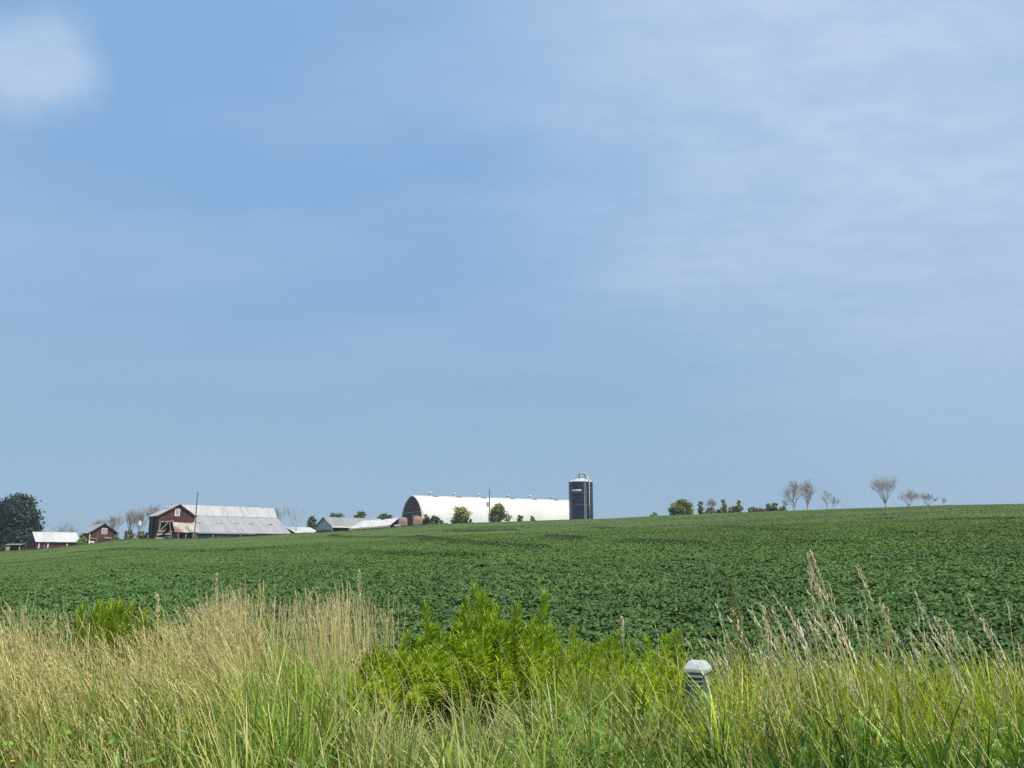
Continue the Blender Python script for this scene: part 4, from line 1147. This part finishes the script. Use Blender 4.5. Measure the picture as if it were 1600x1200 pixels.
# small open shelter far left
p = spot(11.5, 199); s = 199 / 1327.0; Wd = 18 * s / math.cos(R(20)); H = z_at(20, 850.3, 199) - p.z
t = thing('field_shelter', 'small pale open fronted shelter at the field edge under the dark tree', 'shelter', p, R(20))
b = MB(); b.box((.35, .05, H / 2 - .4), (.8, .12, H + .6)); b.box((Wd - .12, .05, H / 2 - .4), (.25, .12, H + .6)); b.build('front_wall', 'bare_boards', t)
b = MB(); b.box((.06, 1.2, H / 2 - .4), (.12, 2.1, H + .6)); b.box((Wd - .06, 1.2, H / 2 - .4), (.12, 2.1, H + .6)); b.box((Wd / 2, 2.3, H / 2 - .4), (Wd, .1, H + .6)); b.build('side_wall', 'dark_and_shaded_boards', t)
MB().sheet([(-.2, -.25, H - .05), (Wd + .2, -.25, H - .05), (Wd + .2, 2.5, H + .12), (-.2, 2.5, H + .12)], .14).build('roof', 'bare_boards', t)

# low white roofed shed right of the old barn
t, Lw, zw, zr = longshed('low_shed', 'low flat shed with white roof between old barn and grey shed', 463, 499, 224, 832.5, 823.6, 6.5, 'tin_white', 'grey_boards')

# grey shed: pale gable to the left front, open side towards the viewer
o = spot(518, 214); D0 = 214
ze = z_at(518, 822, D0) - o.z
half = (518 - 492.5) * D0 / 1327 / 2 / (math.sin(YAW) - .21 * math.cos(YAW))
zr = z_at(503.4, 808.6, D0 + half * math.cos(YAW)) - o.z
xr = solve_x(o, 606)
t = thing('grey_shed', 'grey metal pole shed with pale blue gable and open dark front', 'shed', o, YAW)
MB().prism([(0, .05, ze - .9), (0, 2 * half, ze - .9), (0, 2 * half, ze), (0, half, zr), (0, .05, ze)], (.14, 0, 0)).build('gable_wall', 'pale_siding', t)
MB().prism([(.02, .1, -1), (.02, 2 * half, -1), (.02, 2 * half, ze - .9), (.02, .1, ze - .9)], (.1, 0, 0)).build('end_wall', 'brown_siding', t)
MB().box((xr / 2, 2 * half, (ze - 1) / 2), (xr, .12, ze + 1)).build('back_wall', 'dark_and_shaded_boards', t)
b = MB(); b.sheet([(-.4, -.5, ze), (xr, -.5, ze), (xr, half, zr + .15), (-.4, half, zr + .15)], .08, nu=50, nv=3, rib=.03)
b.sheet([(-.4, 2 * half + .4, ze), (xr, 2 * half + .4, ze), (xr, half + .02, zr + .15), (-.4, half + .02, zr + .15)], .08, nu=20, nv=2); b.build('roof', 'tin_plain', t)
MB().box((xr / 2, -.53, ze - .18), (xr + .6, .05, .36)).build('fascia', 'white_paint', t)
for i in range(7): MB().box((.12 + i * (xr - .3) / 6, .05, (ze - 1) / 2 - .25), (.2, .2, ze + .6)).build('post', 'white_paint' if i == 0 else 'grey_boards', t)

# white roofed feed bunk shelter, uneven long roof
p = spot(549, 203)
t = thing('feed_shelter', 'low uneven white roofed feed shelter running up to the arched barn', 'shelter', p, 0)
g = lambda px, row, D: P(px, row, D) - p
q0, q1, q2, q3 = g(545, 825.5, 203), g(609, 820.5, 208), g(625, 808.2, 216), g(566, 813.5, 213)
b = MB(); b.sheet([q0, q1, q2, q3], .12, nu=26, nv=4, rag=.06, sag=.18, rib=.04, seed=12); b.build('roof', 'tin_white', t)
for f_ in (.05, .25, .45, .65, .85, 1.0):
    a = q0.lerp(q1, f_); zg = gz(a.x + p.x, a.y + p.y) - p.z
    MB().bar((a.x, a.y + .25, zg - .3), (a.x, a.y + .25, a.z - .15), .2).build('post', 'bare_boards', t)
b = MB()
for hgt in (.35, .8):
    a, c = q0.lerp(q1, 0), q1
    za_, zc_ = gz(a.x + p.x, a.y + p.y) - p.z, gz(c.x + p.x, c.y + p.y) - p.z
    b.bar((a.x, a.y + .1, za_ + hgt), (c.x, c.y + .1, zc_ + hgt), .08, .26)
b.build('rail', 'bare_boards', t)
b = MB(); a, c = q3, q2
za_, zc_ = gz(a.x + p.x, a.y + p.y) - p.z, gz(c.x + p.x, c.y + p.y) - p.z
b.add([(a.x, a.y - .3, za_ - .5), (c.x, c.y - .3, zc_ - .5), (c.x, c.y - .3, c.z - .2), (a.x, a.y - .3, a.z - .2), (a.x, a.y - .18, za_ - .5), (c.x, c.y - .18, zc_ - .5), (c.x, c.y - .18, c.z - .2), (a.x, a.y - .18, a.z - .2)], [(0, 1, 2, 3), (7, 6, 5, 4), (0, 4, 5, 1), (3, 2, 6, 7), (0, 3, 7, 4), (1, 5, 6, 2)])
b.build('back_wall', 'dark_inside', t)

# white trough at its right end
p = spot(620.5, 203); p.z = z_at(620, 822.3, 203)
t = thing('feed_trough', 'small white trough lying at the end of the feed shelter', 'trough', p, R(12))
L_ = 10.5 * 203 / 1327; b = MB()
b.add([(-L_ / 2, -.35, .0), (L_ / 2 - .3, -.35, .0), (L_ / 2, -.45, .5), (-L_ / 2, -.45, .35), (-L_ / 2, .35, .0), (L_ / 2 - .3, .35, .0), (L_ / 2, .45, .5), (-L_ / 2, .45, .35),
       (-L_ / 2 + .1, -.38, .33), (L_ / 2 - .1, -.38, .46), (L_ / 2 - .35, -.28, .08), (-L_ / 2 + .1, -.28, .08), (-L_ / 2 + .1, .38, .33), (L_ / 2 - .1, .38, .46), (L_ / 2 - .35, .28, .08), (-L_ / 2 + .1, .28, .08)],
      [(0, 1, 2, 3), (5, 4, 7, 6), (4, 0, 3, 7), (1, 5, 6, 2), (0, 4, 5, 1), (8, 9, 10, 11), (13, 12, 15, 14), (12, 8, 11, 15), (9, 13, 14, 10), (11, 10, 14, 15), (3, 2, 9, 8), (6, 7, 12, 13), (7, 3, 8, 12), (2, 6, 13, 9)])
b.build('basin', 'white_paint', t)
for xx in (-L_ * .3, L_ * .3): MB().box((xx, 0, -.25), (.14, .6, .5)).build('leg', 'bare_boards', t)

# two pinkish rounded calf shelters
def hutch(px0, px1, row0, row1, D, label, yaw):
    p = spot((px0 + px1) / 2, D); p.z = min(p.z, z_at((px0 + px1) / 2, row1, D)) ; Wd = (px1 - px0) * D / 1327; H = z_at((px0 + px1) / 2, row0, D) - p.z
    t = thing('calf_hutch', label, 'calf shelter', p, yaw, 'pinkish calf shelters')
    prof = [(1.0, -.15), (1.0, .35), (.93, .62), (.78, .82), (.5, .95), (.0, 1.0)]
    dd = 1.25
    sec = [(-dd * a, b_) for a, b_ in prof] + [(dd * a, b_) for a, b_ in prof[::-1][1:]]
    n = len(sec); vs = []
    sts = [(-.5, .62), (-.47, .76), (-.40, .89), (-.28, .97), (0, 1.0), (.3, .97), (.43, .9), (.5, .74)]
    for fx, k_ in sts: vs += [(Wd * fx, y * (.5 + .5 * k_), H * (z * k_ if z > 0 else z)) for y, z in sec]
    fs = [(i * n + j, i * n + j + 1, (i + 1) * n + j + 1, (i + 1) * n + j) for i in range(len(sts) - 1) for j in range(n - 1)] + [tuple(range(n))[::-1], tuple(range((len(sts) - 1) * n, len(sts) * n))]
    MB().add(vs, fs).build('shell', 'hutch_pink', t)
    MB().box((-Wd / 2 - .03, 0, H * .35), (.06, 1.1, H * .7)).build('opening', 'dark_inside', t)
    MB().box((0, -dd - .04, H * .1), (Wd * .8, .08, .14)).build('skid', 'bare_boards', t)
    return t
hutch(621.5, 636, 808, 816.5, 208, 'left pinkish rounded calf shelter beside the feed shelter end', R(8))
hutch(643.5, 659.5, 806, 814.5, 210, 'right pinkish rounded calf shelter under the dark barn gable', R(12))

# fence posts at the field edge
for i, (px_, row, D) in enumerate([(200, 836, 200), (213, 835, 200), (231, 835.5, 200)]):
    p = spot(px_, D); H = max(.9, z_at(px_, row, D) - p.z)
    t = thing('fence_post', 'weathered fence post on the grassy bank between small barn and old barn', 'post', p, 0, 'fence posts by the old barn')
    MB().tube([(0, 0, -.3), (0, 0, H - .12), (0, 0, H)], [.13, .11, .05], 7).build('shaft', 'bare_boards', t)

# rough grass of the farmyard edge
yard = Acc()
n = 9000
px = np.concatenate([rng.uniform(-60, 700, n), rng.uniform(160, 310, 3500), rng.uniform(600, 680, 1500)])
yy = edge_R((px - 800) / 1327) + rng.uniform(-.2, 5.0, len(px))
xx = (px - 800) / 1327 * yy
h = rng.uniform(.35, .8, len(px))
V, Fq = blades(np.stack([xx, yy, ground_z(xx, yy)], -1), h, rng.uniform(.12, .3, len(px)), rng.normal(0, .35, (len(px), 2)), 1.6, seg=2)
yard.add(V, Fq, np.repeat(shade_col((.115, .14, .05), len(px), .25), 6, 0))
tag(yard.build('rough_grass', 'grass_leaf'), 'rough pale grass along the field edge by the farm', 'grass', kind='stuff')

# ------------------------------------------------------------------ summer haze
hm, hnt, hout = new_mat('haze_air')
hv = hnt.nodes.new('ShaderNodeVolumePrincipled')
hv.inputs['Color'].default_value = (.86, .92, 1, 1); hv.inputs['Density'].default_value = HAZE; hv.inputs['Anisotropy'].default_value = .2
hnt.links.new(hv.outputs[0], hout.inputs['Volume']); MATS['haze_air'] = hm
zlo = float(GZ[(np.abs(GX) < 700) & (GY > -60) & (GY < 700)].min()) - 1
hz_ = MB().box((0, 320, (zlo + 32) / 2), (1300, 700, 32 - zlo)).build('haze', 'haze_air')
tag(hz_, 'thin summer haze over the fields', 'haze', kind='stuff')

# ------------------------------------------------------------------ sky, sun, camera
SUN_EL, SUN_AZ = R(59), R(138)            # behind the camera, to the right
sun_dir = Vector((math.sin(SUN_AZ) * math.cos(SUN_EL), math.cos(SUN_AZ) * math.cos(SUN_EL), math.sin(SUN_EL)))
sl = bpy.data.lights.new('sun', 'SUN'); sl.energy = 4.4; sl.angle = R(.53); sl.color = (1, .93, .80)
so = bpy.data.objects.new('sun', sl); COL.objects.link(so)
so.rotation_euler = (-sun_dir).to_track_quat('-Z', 'Y').to_euler()

wd = bpy.data.worlds.new('World'); SC.world = wd; wd.use_nodes = True
nt = wd.node_tree; nt.nodes.clear()
out = nt.nodes.new('ShaderNodeOutputWorld'); bg = nt.nodes.new('ShaderNodeBackground')
sky = nt.nodes.new('ShaderNodeTexSky'); sky.sky_type = 'NISHITA'; sky.sun_disc = False
sky.sun_elevation = SUN_EL; sky.sun_rotation = SUN_AZ
sky.altitude = 200; sky.air_density = 1.0; sky.dust_density = 1.0; sky.ozone_density = 1.0
tc = nt.nodes.new('ShaderNodeTexCoord')
sep = nt.nodes.new('ShaderNodeSeparateXYZ'); nt.links.new(tc.outputs['Generated'], sep.inputs[0])
def mathn(op, a, b=None, c=None):
    m = nt.nodes.new('ShaderNodeMath'); m.operation = op
    for i, v in enumerate((a, b, c)):
        if v is None: continue
        if isinstance(v, (int, float)): m.inputs[i].default_value = v
        else: nt.links.new(v, m.inputs[i])
    return m.outputs[0]
zc = mathn('ADD', mathn('MAXIMUM', sep.outputs[2], 0.0), .12)
cmb = nt.nodes.new('ShaderNodeCombineXYZ')
nt.links.new(mathn('DIVIDE', sep.outputs[0], zc), cmb.inputs[0]); nt.links.new(mathn('DIVIDE', sep.outputs[1], zc), cmb.inputs[1])
def cloud_patch(px, py, inner, outer):
    d = Vector(ray(px, py)).normalized()
    vm = nt.nodes.new('ShaderNodeVectorMath'); vm.operation = 'DISTANCE'
    nt.links.new(tc.outputs['Generated'], vm.inputs[0]); vm.inputs[1].default_value = d
    return ramp(nt, vm.outputs['Value'], R(outer), R(inner))
broad = noise(nt, .8, 5, .5, cmb.outputs[0], (1.0, 1.7, 1))
fine = noise(nt, 6.0, 6, .62, cmb.outputs[0], (1.0, 1.5, 1))
EXPO = 1.27 * .15
def lin(c): return tuple((((v / 255) + .055) / 1.055) ** 2.4 / EXPO for v in c)
veil = mathn('MULTIPLY', ramp(nt, broad, .36, .72), mathn('MULTIPLY', ramp(nt, sep.outputs[2], .05, .4), .30))
right = mathn('MULTIPLY', cloud_patch(1330, 80, 1, 29), mathn('ADD', mathn('MULTIPLY', ramp(nt, fine, .36, .66), .20), .50))
wob = nt.nodes.new('ShaderNodeTexNoise'); wob.inputs['Scale'].default_value = 9; wob.inputs['Detail'].default_value = 5; wob.inputs['Roughness'].default_value = .6
nt.links.new(tc.outputs['Generated'], wob.inputs['Vector'])
va = nt.nodes.new('ShaderNodeVectorMath'); va.operation = 'MULTIPLY_ADD'
nt.links.new(wob.outputs['Color'], va.inputs[0]); va.inputs[1].default_value = (.05, .05, .05)
nt.links.new(tc.outputs['Generated'], va.inputs[2])
vb = nt.nodes.new('ShaderNodeVectorMath'); vb.operation = 'SUBTRACT'; nt.links.new(va.outputs[0], vb.inputs[0]); vb.inputs[1].default_value = (.025, .025, .025)
def puff(px, py, inner, outer):
    d = Vector(ray(px, py)).normalized()
    dm = nt.nodes.new('ShaderNodeVectorMath'); dm.operation = 'DISTANCE'
    nt.links.new(vb.outputs[0], dm.inputs[0]); dm.inputs[1].default_value = d
    return ramp(nt, dm.outputs['Value'], R(outer), R(inner))
blob = None
for p_ in ((-30, 55), (-30, 130), (40, 60), (40, 135), (118, 60), (120, 128), (60, 95)):
    q_ = mathn('MULTIPLY', puff(p_[0], p_[1], .0, 3.4), .60)
    blob = q_ if blob is None else mathn('ADD', blob, q_)
blob = ramp(nt, blob, .0, 1.5)
left = mathn('MULTIPLY', blob, mathn('ADD', mathn('MULTIPLY', ramp(nt, fine, .25, .75), .16), .50))
low = mathn('MULTIPLY', cloud_patch(1640, 520, 2, 22), .15)
mask = mathn('MINIMUM', mathn('ADD', mathn('ADD', veil, right), mathn('ADD', left, low)), .9)
# thin high haze over the clear sky: bluer overhead, paler towards the horizon
el = ramp(nt, sep.outputs[2], .02, .52)
hazec = mixc(nt, el, lin((147, 178, 206)), lin((131, 174, 219)))
tint = mixc(nt, .94, sky.outputs[0], hazec)
skc = mixc(nt, mask, tint, lin((200, 217, 238)))
nt.links.new(skc, bg.inputs[0]); bg.inputs[1].default_value = .15
nt.links.new(bg.outputs[0], out.inputs[0])

cam = bpy.data.cameras.new('camera'); co = bpy.data.objects.new('camera', cam); COL.objects.link(co)
cam.sensor_width = 36; cam.lens = 36 * F / 1600; cam.clip_end = 20000; cam.clip_start = .05
co.location = (0, 0, E); co.rotation_euler = (math.pi / 2 + PITCH, 0, 0)
SC.camera = co
SC.view_settings.view_transform = 'Standard'; SC.view_settings.look = 'None'
SC.view_settings.exposure = .345; SC.view_settings.gamma = 1
SC.render.engine = 'CYCLES'
SC.cycles.max_bounces = 6; SC.cycles.transparent_max_bounces = 4
SC.cycles.use_denoising = False
